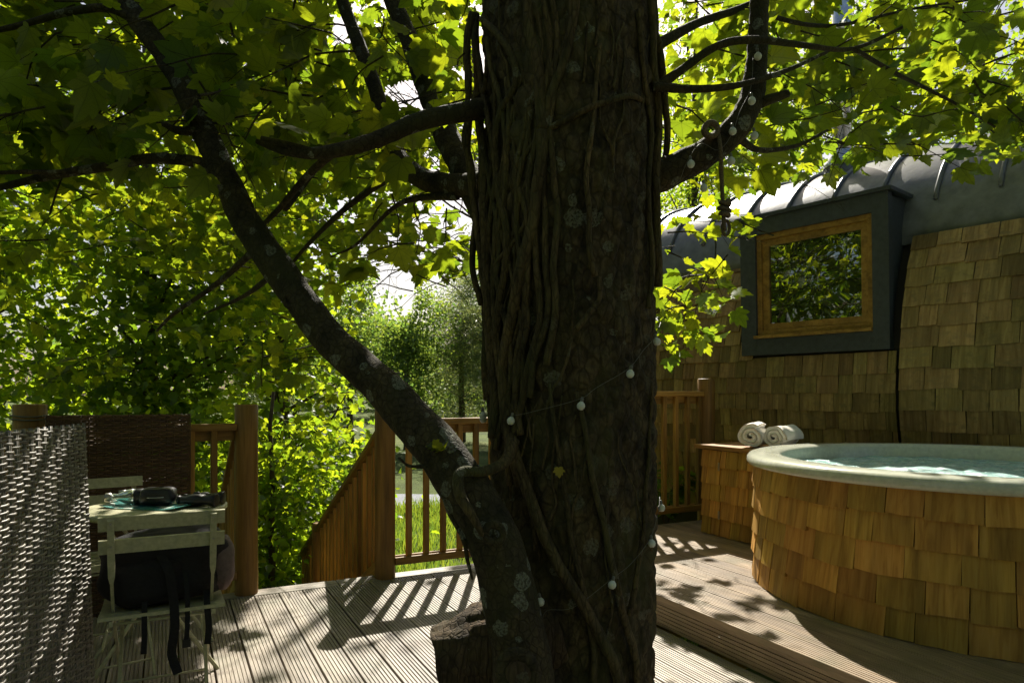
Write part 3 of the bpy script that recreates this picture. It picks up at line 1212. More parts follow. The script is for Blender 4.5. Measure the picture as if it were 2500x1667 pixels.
# ------------------------------------------------------------------ wicker screens
def strand_mesh(n_st, gap, phase, h=0.0098, amp=0.0048, th=0.0024):
    vs, fs = [], []
    per = 4
    tot = n_st * per
    for i in range(tot + 1):
        x = i * gap / per
        y = amp * math.sin(math.pi * i / per + phase * math.pi + math.pi / 2) * 1.0
        zz = 0.0012 * math.sin(i * 0.7 + phase)
        hh = h * (0.5 + 0.08 * math.sin(math.pi * i / per + phase * math.pi + math.pi / 2))
        for q_ in range(6):
            an = math.pi / 6 + q_ * math.pi / 3
            vs.append((x, y - 0.0036 * math.cos(an), zz + hh * 1.02 * math.sin(an)))
    for i in range(tot):
        for k in range(6):
            a, b = i * 6 + k, i * 6 + (k + 1) % 6
            fs.append((a, b, b + 6, a + 6))
    return MB().add(vs, fs).mesh('strand', None, True)


def wicker(label, a, b, z0, z1, gap, pitch, mat, lean, group, hh_=0.0112):
    a = Vector(a); b = Vector(b)
    d = b - a
    L = d.length
    d.normalize()
    nrm = Vector((-d.y, d.x, 0))
    t = thing('wicker_screen', (a + b) / 2 + Z * z0, label, 'screen', group)
    n_st = int(L / gap)
    ms = [strand_mesh(n_st, gap, 0, hh_), strand_mesh(n_st, gap, 1, hh_)]
    for m_ in ms: m_.materials.append(mat)
    z = z0 + 0.01
    i = 0
    H = z1 - z0
    while z < z1 - 0.004:
        f = (z - z0) / H
        off = lean * (1 - f) + 0.012 * noise.noise(Vector((0.3, z * 2.1, L)))
        tilt = 0.010 * noise.noise(Vector((z * 5, 1.7, L))) + 0.004 * math.sin(i)
        ax = (d + Z * tilt).normalized()
        az = nrm.cross(ax) * -1
        if az.z < 0: az = -az
        mobj('strand', ms[i % 2], None, t, basis(ax, nrm, az, a + nrm * off + d * random.uniform(-0.004, 0.004) + Z * z))
        z += pitch
        i += 1
    for k in range(n_st + 1):
        q = a + d * (k * gap)
        for e in (-0.5, 0.5):
            if k in (0, n_st) or e < 0 or gap > 0.04:
                pts = []
                for f in np.linspace(0, 1, 10):
                    zz = z0 + f * H
                    off = lean * (1 - f) + 0.012 * noise.noise(Vector((0.3, zz * 2.1, L)))
                    pts.append(q + d * (e * 0.009) + nrm * off + Z * zz)
                mbs = MB().tube(pts, 0.0042, 5)
                part('stake', mbs, mat, t, True)
    return t


wicker('pale grey woven wicker screen standing nearest, at the left edge', (-1.43, 1.62, 0), (-1.625, 2.60, 0), 0.01, 1.112, 0.045, 0.0118, M['wicker_grey'], -0.03, 'wicker screens', 0.0102)
wicker('dark brown woven wicker screen behind the garden table', UV(-0.56, 4.25), UV(0.115, 4.385), 0.02, 1.11, 0.038, 0.0125, M['wicker_brown'], 0.0, 'wicker screens', 0.0135)
# tie wire on the corner post
tie = solo('wire_tie', MB().tube([UV(C0[0], C0[1], 1.075) + Vector((0.088 * math.cos(a), 0.088 * math.sin(a), 0.006 * math.sin(a * 2) + 0.018 * a / 6.28)) for a in np.linspace(0, 12.5, 40)], 0.004, 5), M['wire'], UV(C0[0], C0[1], 1.07), True)
tag(tie, 'pale tie wire wound round the corner post above the wicker screens', 'wire')

# ------------------------------------------------------------------ garden table and chairs
def build_chair(name, label, loc, ang, group):
    """origin on the floor under the seat; local y is forward"""
    t = thing(name, loc, label, 'chair', group)
    c, s = math.cos(ang), math.sin(ang)
    lx, ly = Vector((c, s, 0)), Vector((-s, c, 0))
    L = Vector(loc)

    def q(x, y, z): return L + lx * x + ly * y + Z * z

    def bar(nm, pts, w, th):
        mb = MB()
        # flat bar swept along points: width along lx, thickness across
        vs, fs = [], []
        n = len(pts)
        for i in range(n):
            p_ = pts[i][0]
            w_ = pts[i][1]
            tdir = (pts[min(i + 1, n - 1)][0] - pts[max(i - 1, 0)][0]).normalized()
            nn = lx.cross(tdir).normalized()
            for (e, g) in ((-1, -1), (1, -1), (1, 1), (-1, 1)):
                vs.append(p_ + lx * (e * w_ / 2) + nn * (g * th / 2))
        for i in range(n - 1):
            for k in range(4):
                fs.append((i * 4 + k, i * 4 + (k + 1) % 4, i * 4 + 4 + (k + 1) % 4, i * 4 + 4 + k))
        fs.append((3, 2, 1, 0))
        fs.append(tuple((n - 1) * 4 + k for k in range(4)))
        mb.add(vs, fs)
        return part(nm, mb, M['cream_paint'], t)

    for sx in (-1, 1):
        x = sx * 0.158
        bar('upright', [(q(x, -0.235, 0.80), 0.020), (q(x, -0.205, 0.66), 0.022), (q(x, -0.190, 0.60), 0.020), (q(x, -0.180, 0.575), 0.010), (q(x, -0.10, 0.45), 0.010), (q(x, 0.10, 0.27), 0.010), (q(x, 0.36, 0.0), 0.010)], 0.0, 0.010)
        bar('leg', [(q(x * 0.90, 0.22, 0.44), 0.012), (q(x * 0.90, 0.02, 0.24), 0.012), (q(x * 0.90, -0.24, 0.0), 0.012)], 0, 0.010)
        part('seat_rail', MB().obox(q(x * 1.02, 0.02, 0.437), lx * 0.006, ly * 0.20, Z * 0.009), M['cream_paint'], t)
    for y, z in ((0.305, 0.055), (-0.185, 0.055), (0.22, 0.437), (-0.16, 0.43)):
        part('cross_rod', MB().tube([q(-0.158, y, z), q(0.158, y, z)], 0.005, 8), M['cream_paint'], t, True)
    for (y, z) in ((-0.225, 0.785), (-0.208, 0.705)):
        hw = 0.196
        up = Vector(Z * 0.979 + ly * -0.19).normalized()
        part('back_slat', MB().obox(q(0, y + 0.010, z), lx * hw, up.cross(lx).normalized() * 0.005, up * 0.0245), M['cream_paint'], t)
        for sx in (-1, 1):
            part('screw', MB().tube([q(sx * 0.158, y - 0.004, z + 0.004), q(sx * 0.158, y - 0.0165, z + 0.002)], 0.004, 6), M['hinge'], t)
    for i in range(7):
        y = -0.155 + i * 0.060
        part('seat_slat', MB().obox(q(0, y, 0.455 - 0.012 * math.sin(i / 6 * math.pi)), lx * 0.20, ly * 0.0245, Z * 0.006), M['cream_paint'], t)
    return t, q


CH1 = Vector((-1.305, 2.56, 0))
chair1, cq = build_chair('garden_chair', 'cream folding chair with its back to the viewer, holding a black backpack', CH1, UA, 'folding garden chairs')
CH2 = Vector((-1.90, 3.17, 0))
build_chair('garden_chair', 'cream folding chair beyond the table, with chipped back slat', CH2, R(37) + math.pi, 'folding garden chairs')

TB = Vector((-1.62, 3.10, 0))
table = thing('garden_table', TB, 'round cream painted folding garden table with objects on top', 'table')
top = part('table_top', MB().lathe([(0.0, 0.694), (0.285, 0.694), (0.298, 0.690), (0.303, 0.695), (0.303, 0.709), (0.298, 0.714), (0.285, 0.716), (0.0, 0.716)], 64, TB), M['cream_paint'], table, True)
for (a, b) in (((-0.20, -0.18), (0.20, 0.22)), ((0.20, -0.18), (-0.20, 0.22))):
    pass
for sx in (-1, 1):
    for sy in (-1, 1):
        p0 = TB + U * (sx * 0.20) + V * (sy * 0.17) + Z * 0.692
        p1 = TB - U * (sx * 0.25) + V * (sy * 0.19)
        part('leg', MB().tube([p0, (p0 + p1) / 2 + V * (0.010 * sx), p1], 0.009, 6), M['cream_paint'], table)
for sy in (-1, 1):
    part('cross_rod', MB().tube([TB + U * (0.195 * sy) + V * -0.18 + Z * 0.15, TB + U * (0.195 * sy) + V * 0.18 + Z * 0.15], 0.006, 6), M['cream_paint'], table)

TT = 0.7165


def TP(u, v, z=0.0):
    return TB + Vector((u, v, 0)) + Z * (TT + z)


# map / booklet, two folded sheets
def sheet(c, hx, hy, ang, z, th=0.003, curl=0.01):
    c_, s_ = math.cos(ang), math.sin(ang)
    vs, fs = [], []
    n = 6
    for lv in (0, 1):
        for i in range(n + 1):
            for j in (0, 1):
                x = (i / n * 2 - 1) * hx
                y = (j * 2 - 1) * hy
                zz = z + lv * th + curl * max(0, abs(i / n * 2 - 1) - 0.5) ** 2 * 4
                vs.append(c + Vector((x * c_ - y * s_, x * s_ + y * c_, zz)))
    o = 2 * (n + 1)
    for i in range(n):
        a = 2 * i
        fs.append((a, a + 1, a + 3, a + 2))
        fs.append((o + a, o + a + 2, o + a + 3, o + a + 1))
        fs.append((a, a + 2, o + a + 2, o + a))
        fs.append((a + 1, o + a + 1, o + a + 3, a + 3))
    fs.append((0, o, o + 1, 1))
    fs.append((2 * n, 2 * n + 1, o + 2 * n + 1, o + 2 * n))
    return MB().add(vs, fs)


mo = solo('folded_map', sheet(TP(0.0, -0.02), 0.19, 0.10, R(-12), 0.001), M['paper'], TP(0, 0))
tag(mo, 'teal printed folded map lying under the pouch on the table', 'map')


def rounded(c, ax, ay, az, e=0.45, n=20, m=14, lump=0.0, seed=0.0):
    """superellipsoid with half-axis vectors"""
    vs, fs = [], []

    def sp(x, p): return math.copysign(abs(x) ** p, x)
    for i in range(m + 1):
        ph = -math.pi / 2 + math.pi * i / m
        for k in range(n):
            th = 2 * math.pi * k / n
            x = sp(math.cos(ph), e) * sp(math.cos(th), e)
            y = sp(math.cos(ph), e) * sp(math.sin(th), e)
            z = sp(math.sin(ph), e)
            f = 1 + lump * noise.noise(Vector((x * 1.6 + seed, y * 1.6, z * 1.6)))
            vs.append(Vector(c) + ax * (x * f) + ay * (y * f) + az * (z * f))
    for i in range(m):
        for k in range(n):
            k2 = (k + 1) % n
            fs.append((i * n + k, i * n + k2, (i + 1) * n + k2, (i + 1) * n + k))
    return MB().add(vs, fs)


X = Vector((1, 0, 0))
Y = Vector((0, 1, 0))
po = thing('camera_pouch', TP(0.02, -0.01, 0.004), 'glossy black zipped pouch in the middle of the table', 'pouch')
part('body', rounded(TP(0.02, -0.01, 0.045), Vector((0.072, 0.02, 0)), Vector((-0.014, 0.05, 0)), Z * 0.040, 0.55, 24, 16, 0.08, 2), M['black_leather'], po, True)
part('zip', MB().tube([TP(0.02, -0.01, 0.045) + Vector((0.0735 * math.cos(a) * (1 - 0.2 * abs(math.sin(2 * a))) * 1.02 - 0.014 * math.sin(a), 0.056 * math.sin(a) * 1.0 + 0.02 * math.cos(a), 0.0)) for a in np.linspace(0, 6.2, 30)], 0.003, 5), M['hinge'], po, True)

bt = thing('glass_flask', TP(-0.12, 0.03, 0.003), 'clear glass flask with dark base lying on its side beside the pouch', 'flask')


def lathe_axis(prof, c, ax, n=20):
    ax = Vector(ax).normalized()
    s1 = ax.cross(Z).normalized()
    s2 = s1.cross(ax)
    vs, fs = [], []
    for (r_, t) in prof:
        for k in range(n):
            a = 2 * math.pi * k / n
            vs.append(Vector(c) + ax * t + s1 * (r_ * math.cos(a)) + s2 * (r_ * math.sin(a)))
    for i in range(len(prof) - 1):
        for k in range(n):
            k2 = (k + 1) % n
            fs.append((i * n + k, i * n + k2, (i + 1) * n + k2, (i + 1) * n + k))
    fs.append(tuple(range(n - 1, -1, -1)))
    fs.append(tuple((len(prof) - 1) * n + k for k in range(n)))
    return MB().add(vs, fs)


bc = TP(-0.19, -0.02, 0.040)
part('glass_body', lathe_axis([(0.016, 0), (0.017, 0.01), (0.016, 0.03), (0.034, 0.07), (0.036, 0.10)], bc, (1, 0.25, 0)), M['clear'], bt, True)
part('dark_base', lathe_axis([(0.034, 0.10), (0.0365, 0.105), (0.036, 0.145), (0.030, 0.15)], bc, (1, 0.25, 0)), M['black_rubber'], bt, True)
part('cap', lathe_axis([(0.019, -0.022), (0.020, -0.018), (0.020, 0.0), (0.018, 0.002)], bc, (1, 0.25, 0)), M['hinge'], bt, True)

jar = thing('small_jar', TP(-0.215, 0.12, 0), 'small clear glass jar with metal lid at the back of the table', 'jar')
part('glass_body', MB().lathe([(0.0, 0.001), (0.018, 0.001), (0.020, 0.006), (0.020, 0.034), (0.016, 0.040)], 18, TP(-0.215, 0.12, 0)), M['clear'], jar, True)
part('lid', MB().lathe([(0.018, 0.0405), (0.019, 0.043), (0.019, 0.052), (0.0, 0.054)], 18, TP(-0.215, 0.12, 0)), M['hinge'], jar, True)

bn = thing('binoculars', TP(0.215, 0.0, 0), 'black binoculars lying at the right edge of the table', 'binoculars')
for k, dy in enumerate((-0.028, 0.032)):
    c0 = TP(0.13, dy, 0.030)
    part('barrel', lathe_axis([(0.014, 0), (0.017, 0.004), (0.017, 0.03), (0.026, 0.05), (0.027, 0.09), (0.020, 0.10), (0.022, 0.125), (0.029, 0.15), (0.029, 0.165), (0.026, 0.166)], c0, (1, 0.06 * (k * 2 - 1), 0), 22), M['black_rubber'], bn, True)
    part('eyecup', lathe_axis([(0.018, -0.014), (0.019, -0.012), (0.019, -0.001)], c0, (1, 0.06 * (k * 2 - 1), 0), 18), M['black_rubber'], bn, True)
part('bridge', rounded(TP(0.195, 0.002, 0.034), X * 0.032, Y * 0.030, Z * 0.018, 0.5), M['black_rubber'], bn, True)
part('focus_wheel', lathe_axis([(0.010, 0), (0.011, 0.002), (0.011, 0.022), (0.010, 0.024)], TP(0.175, 0.002, 0.052), (1, 0, 0), 16), M['black_leather'], bn, True)

# backpack on the near chair
bl = lambda x, y, z: cq(x, y, z)
lx, ly = U, V
bk = thing('backpack', bl(0, 0.02, 0.47), 'black backpack lying on the seat of the near folding chair', 'backpack')
part('main_body', rounded(bl(0.0, 0.015, 0.585), lx * 0.225, ly * 0.155, Z * 0.128, 0.62, 32, 22, 0.16, 3), M['black_cloth'], bk, True)
part('front_pocket', rounded(bl(-0.045, -0.075, 0.555), lx * 0.125, ly * 0.085, Z * 0.090, 0.6, 24, 16, 0.15, 6), M['black_cloth'], bk, True)
part('lid', rounded(bl(-0.03, 0.06, 0.655), lx * 0.13, ly * 0.09, Z * 0.045, 0.7, 24, 16, 0.25, 9), M['black_leather'], bk, True)
part('side_panel', rounded(bl(0.200, 0.0, 0.575), lx * 0.045, ly * 0.115, Z * 0.098, 0.75, 20, 16, 0.15, 5), M['grey_pink_cloth'], bk, True)


def strap(pts, w=0.022, th=0.003):
    q, _ = spline([(p, 1) for p in pts], 5)
    mb = MB()
    vs, fs = [], []
    n = len(q)
    for i in range(n):
        td = (q[min(i + 1, n - 1)] - q[max(i - 1, 0)]).normalized()
        sd_ = (U - td * U.dot(td)).normalized()
        nn = td.cross(sd_)
        for (e, g) in ((-1, -1), (1, -1), (1, 1), (-1, 1)):
            vs.append(q[i] + sd_ * (e * w / 2) + nn * (g * th / 2))
    for i in range(n - 1):
        for k in range(4):
            fs.append((i * 4 + k, i * 4 + (k + 1) % 4, i * 4 + 4 + (k + 1) % 4, i * 4 + 4 + k))
    fs.append((3, 2, 1, 0))
    fs.append(tuple((n - 1) * 4 + k for k in range(4)))
    return part('strap', mb.add(vs, fs), M['black_cloth'], bk)


strap([bl(-0.02, -0.12, 0.66), bl(0.015, -0.172, 0.60), bl(0.03, -0.175, 0.50), bl(0.035, -0.185, 0.40), bl(0.025, -0.18, 0.31), bl(0.045, -0.185, 0.235)], 0.030)
strap([bl(0.07, -0.145, 0.58), bl(0.075, -0.172, 0.50), bl(0.075, -0.18, 0.40), bl(0.07, -0.18, 0.33)], 0.016)
strap([bl(-0.06, -0.150, 0.50), bl(-0.06, -0.178, 0.45), bl(-0.06, -0.18, 0.38), bl(-0.062, -0.18, 0.32)], 0.018)
strap([bl(0.14, -0.12, 0.50), bl(0.14, -0.170, 0.46), bl(0.145, -0.175, 0.38), bl(0.14, -0.175, 0.32)], 0.022)
part('buckle', MB().obox(bl(0.072, -0.178, 0.335), lx * 0.013, ly * 0.005, Z * 0.014), M['black_rubber'], bk)

# ------------------------------------------------------------------ the sycamore: trunk and limbs
tree = thing('sycamore_tree', (TRUNK.x, TRUNK.y, GZ), 'huge dark sycamore trunk rising through the deck, wound with ivy stems', 'tree')


def trunk_axis(z):
    return Vector((TRUNK.x + 0.012 * math.sin(z * 1.3) - 0.004 * (z - 1.2), TRUNK.y + 0.01 * math.cos(z), z))


def trunk_r(z):
    r = 0.270 + 0.016 * max(0, min(1, (z - 1.2) / 1.2)) + 0.05 * max(0, (0.55 - z)) ** 1.5
    if z < 0.1: r += 0.05 * (0.1 - z)
    if z > 3: r -= 0.02 * (z - 3)
    return max(0.12, r)


def trunk_surf(a, z, lift=0.0):
    ax = trunk_axis(z)
    r = trunk_r(z)
    lob = 0.022 * math.sin(2 * a + 0.6 + z * 0.3) + 0.016 * math.sin(3 * a + 1.2 - z * 0.5) + 0.010 * math.sin(5 * a + z)
    r = r * (1 + lob) + lift
    return ax + Vector((math.cos(a) * r, math.sin(a) * r, 0))


def bark_d(p, a, z):
    q = Vector((p.x * 20, p.y * 20, z * 10.5))
    d = noise.voronoi(q + 0.5 * Vector((noise.noise(q * 0.7), noise.noise(q * 0.7 + Vector((9, 0, 0))), 0)))[0]
    crack = min(1.0, (d[1] - d[0]) * 3.2)
    big = noise.noise(Vector((p.x * 5, p.y * 5, z * 1.6)))
    fine = noise.noise(Vector((p.x * 60, p.y * 60, z * 26)))
    return -0.013 * (1 - crack) + 0.020 * big + 0.004 * fine


mb = MB()
na, nz = 190, 330
zs = np.linspace(-0.55, 5.5, nz)
zs = np.concatenate([np.linspace(-0.3, 3.0, 270), np.linspace(3.03, 6.5, 60)])
nz = len(zs)
vs, fs = [], []
for z in zs:
    for k in range(na):
        a = 2 * math.pi * k / na
        p = trunk_surf(a, z)
        dd = bark_d(p, a, z)
        ax = trunk_axis(z)
        rad = (p - ax).normalized()
        vs.append(p + rad * dd)
for i in range(nz - 1):
    for k in range(na):
        k2 = (k + 1) % na
        fs.append((i * na + k, i * na + k2, (i + 1) * na + k2, (i + 1) * na + k))
fs.append(tuple((nz - 1) * na + k for k in range(na)))
part('trunk', mb.add(vs, fs), M['bark'], tree, True)
part('root_collar', MB().tube([Vector((TRUNK.x, TRUNK.y, z)) for z in (GZ - 0.2, GZ + 0.3, -0.7, -0.25)], [0.50, 0.40, 0.34, 0.285], 24, True, 0.1), M['bark'], tree, True)


def limb(name, pts, mat=None, n=14, per=8, wob=0.10, squash=1.0):
    q, r = spline(pts, per)
    return part(name, MB().tube(q, r, n, True, wob, squash), mat or M['limb_bark'], tree, True)


# great left limb rising from the foot of the trunk
LIMB1 = [(Vector((0.12, 2.05, -0.35)), 0.135), (P(1215, 1660, 1.93), 0.090), (P(1190, 1480, 1.93), 0.080), (P(1152, 1300, 1.94), 0.074), (P(1090, 1160, 1.98), 0.075), (P(1010, 1035, 2.04), 0.068), (P(930, 945, 2.10), 0.066), (P(860, 870, 2.16), 0.061),
         (P(760, 780, 2.24), 0.058), (P(690, 690, 2.30), 0.055), (P(620, 590, 2.35), 0.054), (P(555, 490, 2.40), 0.050), (P(500, 370, 2.46), 0.046), (P(450, 260, 2.52), 0.043), (P(390, 150, 2.58), 0.040), (P(320, 50, 2.63), 0.037), (P(270, -40, 2.68), 0.035), (P(210, -200, 2.8), 0.03), (P(170, -420, 3.0), 0.02)]
q, r = spline(LIMB1, 12)
# finer, lumpy skin for the big limb
mb = MB().tube(q, r, 40, True, 0.0)
vv = []
for v_ in mb.v:
    p = Vector(v_)
    vv.append(p + Vector((noise.noise(p * 9), noise.noise(p * 9 + Vector((5, 5, 5))), noise.noise(p * 9 + Vector((9, 2, 7))))) * 0.008 + Vector((noise.noise(p * 40), noise.noise(p * 40 + Vector((5, 5, 5))), 0)) * 0.0025)
mb.v = [tuple(p) for p in vv]
part('limb', mb, M['limb_bark'], tree, True)
# knots on the limb
def torus_knot(c, nrm, R0, r0, name='knot'):
    nrm = Vector(nrm).normalized()
    a1 = nrm.cross(Z).normalized()
    a2 = a1.cross(nrm)
    mb = MB()
    vs, fs = [], []
    n, m = 18, 8
    for i in range(n):
        th = 2 * math.pi * i / n
        for k in range(m):
            ph = 2 * math.pi * k / m
            rr = R0 * (1 + 0.12 * math.sin(2 * th + 1)) + r0 * math.cos(ph)
            vs.append(Vector(c) + a1 * (rr * math.cos(th)) + a2 * (rr * 1.25 * math.sin(th)) + nrm * (r0 * math.sin(ph) * 0.8))
    for i in range(n):
        for k in range(m):
            fs.append((i * m + k, ((i + 1) % n) * m + k, ((i + 1) % n) * m + (k + 1) % m, i * m + (k + 1) % m))
    mb.add(vs, fs)
    mb.lathe([(0.0, 0.0)], 3) if False else None
    return part(name, mb, M['limb_bark'], tree, True)


torus_knot(P(665, 690, 2.255), (-0.25, -1, 0.1), 0.017, 0.008)
torus_knot(P(1135, 1225, 1.862), (0.1, -1, 0.1), 0.022, 0.010)
torus_knot(P(925, 930, 2.055), (-0.1, -1, 0.25), 0.018, 0.008)

# cut stub at the foot, sawn end facing left
def stub():
    mb = MB()
    pts = [(Vector((0.12, 2.17, 0.50)), 0.15), (Vector((-0.02, 2.14, 0.455)), 0.140), (Vector((-0.12, 2.12, 0.415)), 0.130), (Vector((-0.222, 2.11, 0.385)), 0.115)]
    q, r = spline(pts, 14)
    mb.tube(q, r, 60, True, 0.0)
    vv = []
    for v_ in mb.v:
        p = Vector(v_)
        d = noise.noise(Vector((p.x * 5, p.y * 26, p.z * 26))) * 0.014 + noise.noise(Vector((p.x * 16, p.y * 70, p.z * 70))) * 0.006
        c = Vector((p.x, 2.13, 0.43))
        vv.append(p + (p - c).normalized() * d + Vector((0.012 * noise.noise(p * 14), 0, 0)))
    mb.v = [tuple(p) for p in vv]
    return part('cut_stub', mb, M['dead_wood'], tree, True)


stub()
# low sawn knot facing the viewer at the very foot
torus_knot(P(1190, 1545, 1.80), (0.0, -1, 0.15), 0.042, 0.016)
mbk = lathe_axis([(0.0001, 0.012), (0.03, 0.010), (0.045, 0.002)], P(1190, 1545, 1.80), (0, -1, 0.15), 20)
part('knot_heart', mbk, M['dead_wood'], tree, True)

# other limbs
TZX = TRUNK.y
limb('limb', [(P(1130, 245, 2.25), 0.036), (P(1060, 258, 2.15), 0.030), (P(960, 280, 2.12), 0.028), (P(880, 315, 2.10), 0.025), (P(800, 340, 2.10), 0.023), (P(720, 352, 2.12), 0.019), (P(650, 345, 2.14), 0.014), (P(590, 325, 2.16), 0.008)])
limb('limb', [(P(730, 352, 2.12), 0.012), (P(660, 332, 2.12), 0.011), (P(600, 318, 2.12), 0.008)], n=8)
limb('limb', [(P(770, 345, 2.12), 0.014), (P(700, 410, 2.25), 0.012), (P(640, 480, 2.4), 0.010), (P(600, 520, 2.5), 0.008)], n=8)
limb('limb', [(P(1120, 425, 2.5), 0.05), (P(1040, 425, 2.65), 0.044), (P(960, 405, 2.8), 0.042), (P(905, 345, 2.95), 0.040), (P(880, 260, 3.05), 0.037), (P(850, 170, 3.15), 0.034), (P(815, 80, 3.25), 0.032), (P(780, -20, 3.35), 0.030), (P(740, -200, 3.5), 0.02)])
limb('limb', [(P(1130, 520, 2.5), 0.06), (P(1070, 400, 2.7), 0.056), (P(1020, 300, 2.85), 0.052), (P(975, 190, 3.0), 0.046), (P(935, 80, 3.1), 0.042), (P(890, -30, 3.2), 0.038), (P(830, -220, 3.4), 0.028)])
limb('limb', [(P(910, 400, 2.9), 0.020), (P(860, 430, 3.0), 0.016), (P(780, 490, 3.1), 0.013), (P(700, 570, 3.2), 0.009), (P(660, 620, 3.25), 0.006)], n=8)
limb('limb', [(P(1050, 450, 2.6), 0.018), (P(960, 455, 2.8), 0.014), (P(900, 480, 2.9), 0.010), (P(820, 560, 3.1), 0.007), (P(760, 590, 3.2), 0.004)], n=8)
# from the left limb, long horizontal branch to the left edge
limb('limb', [(P(500, 392, 2.46), 0.026), (P(440, 370, 2.44), 0.021), (P(340, 365, 2.42), 0.019), (P(230, 385, 2.42), 0.017), (P(110, 405, 2.45), 0.015), (P(0, 430, 2.5), 0.012), (P(-150, 460, 2.6), 0.008)])
limb('limb', [(P(250, 378, 2.42), 0.011), (P(150, 395, 2.40), 0.010), (P(50, 395, 2.38), 0.008), (P(-60, 400, 2.38), 0.006)], n=8)
limb('limb', [(P(455, 300, 2.5), 0.020), (P(410, 300, 2.42), 0.015), (P(375, 285, 2.36), 0.009)], n=8)
limb('limb', [(P(330, 60, 2.62), 0.018), (P(250, 20, 2.6), 0.016), (P(150, 30, 2.6), 0.014), (P(40, 60, 2.6), 0.011), (P(-60, 80, 2.6), 0.008)], n=8)
limb('limb', [(P(600, 560, 2.36), 0.014), (P(500, 650, 2.6), 0.010), (P(400, 720, 2.8), 0.008), (P(360, 760, 2.9), 0.005)], n=8)
limb('limb', [(P(640, 620, 2.34), 0.012), (P(560, 680, 2.6), 0.008), (P(470, 720, 2.8), 0.005)], n=8)
limb('limb', [(P(655, 480, 2.4), 0.012), (P(740, 370, 2.6), 0.009), (P(800, 300, 2.8), 0.006)], n=8)
# right limb
RL = [(P(1480, 415, 2.30), 0.060), (P(1560, 385, 2.28), 0.050), (P(1630, 345, 2.26), 0.047), (P(1690, 295, 2.26), 0.044), (P(1725, 230, 2.27), 0.040), (P(1737, 150, 2.30), 0.035), (P(1742, 60, 2.32), 0.032), (P(1746, -30, 2.35), 0.030), (P(1760, -220, 2.5), 0.02)]
limb('limb', RL, n=20, per=10)
limb('limb', [(P(1735, 240, 2.27), 0.022), (P(1770, 228, 2.25), 0.017), (P(1812, 214, 2.24), 0.013)], n=8)
limb('limb', [(P(1480, 225, 2.2), 0.020), (P(1560, 165, 2.2), 0.014), (P(1650, 105, 2.2), 0.012), (P(1740, 92, 2.22), 0.013), (P(1850, 105, 2.3), 0.010), (P(1960, 112, 2.4), 0.007), (P(2080, 60, 2.5), 0.006)], n=10)
limb('limb', [(P(1500, 110, 2.3), 0.02), (P(1600, 55, 2.4), 0.015), (P(1700, 20, 2.5), 0.013), (P(1820, -30, 2.6), 0.010)], n=8)
limb('limb', [(P(1500, 200, 2.15), 0.016), (P(1600, 205, 2.15), 0.013), (P(1700, 195, 2.18), 0.010), (P(1800, 165, 2.25), 0.008), (P(1900, 120, 2.3), 0.005)], n=8)
limb('limb', [(P(1700, 320, 2.27), 0.014), (P(1745, 345, 2.35), 0.010), (P(1830, 335, 2.5), 0.007), (P(1900, 300, 2.6), 0.005)], n=8)
limb('limb', [(P(1960, 112, 2.4), 0.008), (P(2060, 170, 2.6), 0.008), (P(2180, 230, 2.8), 0.006), (P(2300, 300, 3.0), 0.004)], n=8)
# dead twig on the limb near the rail, curling down
limb('limb', [(P(1085, 1235, 1.96), 0.010), (P(1040, 1190, 1.96), 0.009), (P(1010, 1110, 1.97), 0.008), (P(985, 1075, 1.98), 0.007), (P(940, 1070, 2.0), 0.005), (P(915, 1050, 2.0), 0.003)], n=7)
limb('limb', [(P(1040, 1190, 1.96), 0.008), (P(1065, 1240, 1.93), 0.007), (P(1075, 1290, 1.92), 0.006), (P(1085, 1330, 1.92), 0.003)], n=7)
limb('limb', [(P(1000, 1090, 1.97), 0.004), (P(975, 1050, 1.96), 0.003), (P(965, 1030, 1.96), 0.002)], n=6)
limb('limb', [(P(1700, 20, 2.5), 0.010), (P(1900, 60, 2.9), 0.008), (P(2100, 20, 3.2), 0.006), (P(2300, -10, 3.4), 0.005)], n=7)

# ------------------------------------------------------------------ ivy stems on the trunk
ivy = thing('ivy', trunk_surf(-1.8, 0.0), 'bare twisting ivy stems climbing the great trunk', 'ivy')


def ivy_ang(px, z):
    """angle on the trunk seen at photo column px"""
    ax = trunk_axis(z)
    r = trunk_r(z)
    d = math.hypot(ax.x, ax.y)
    tx = (px * 1.06293 - 1250) / 1667
    lat = tx * ax.y - ax.x
    s = max(-0.999, min(0.999, lat / r * 0.985))
    return -math.pi / 2 + math.asin(s)


def zpx(py, d=2.05):
    return CAMH + (963 - py * 1.06293) / 1667 * d


def ivy_stem(pts, r0, r1, lift=None):
    """pts: (photo x, photo y) from bottom to top"""
    c = []
    m = len(pts)
    for i, (x, y) in enumerate(pts):
        z = zpx(y, 2.06)
        r = r0 + (r1 - r0) * i / (m - 1)
        a = ivy_ang(x, z)
        c.append((trunk_surf(a, z, r * 0.95 if lift is None else lift), r))
    q, r = spline(c, 8)
    q2 = []
    for i, p in enumerate(q):
        w = 0.010
        q2.append(p + Vector((noise.noise(p * 6 + Vector((i * 0.01, 0, 0))), 0, 0)) * w)
    part('stem', MB().tube(q2, r, 9, True, 0.12), M['ivy_bark'], ivy, True)


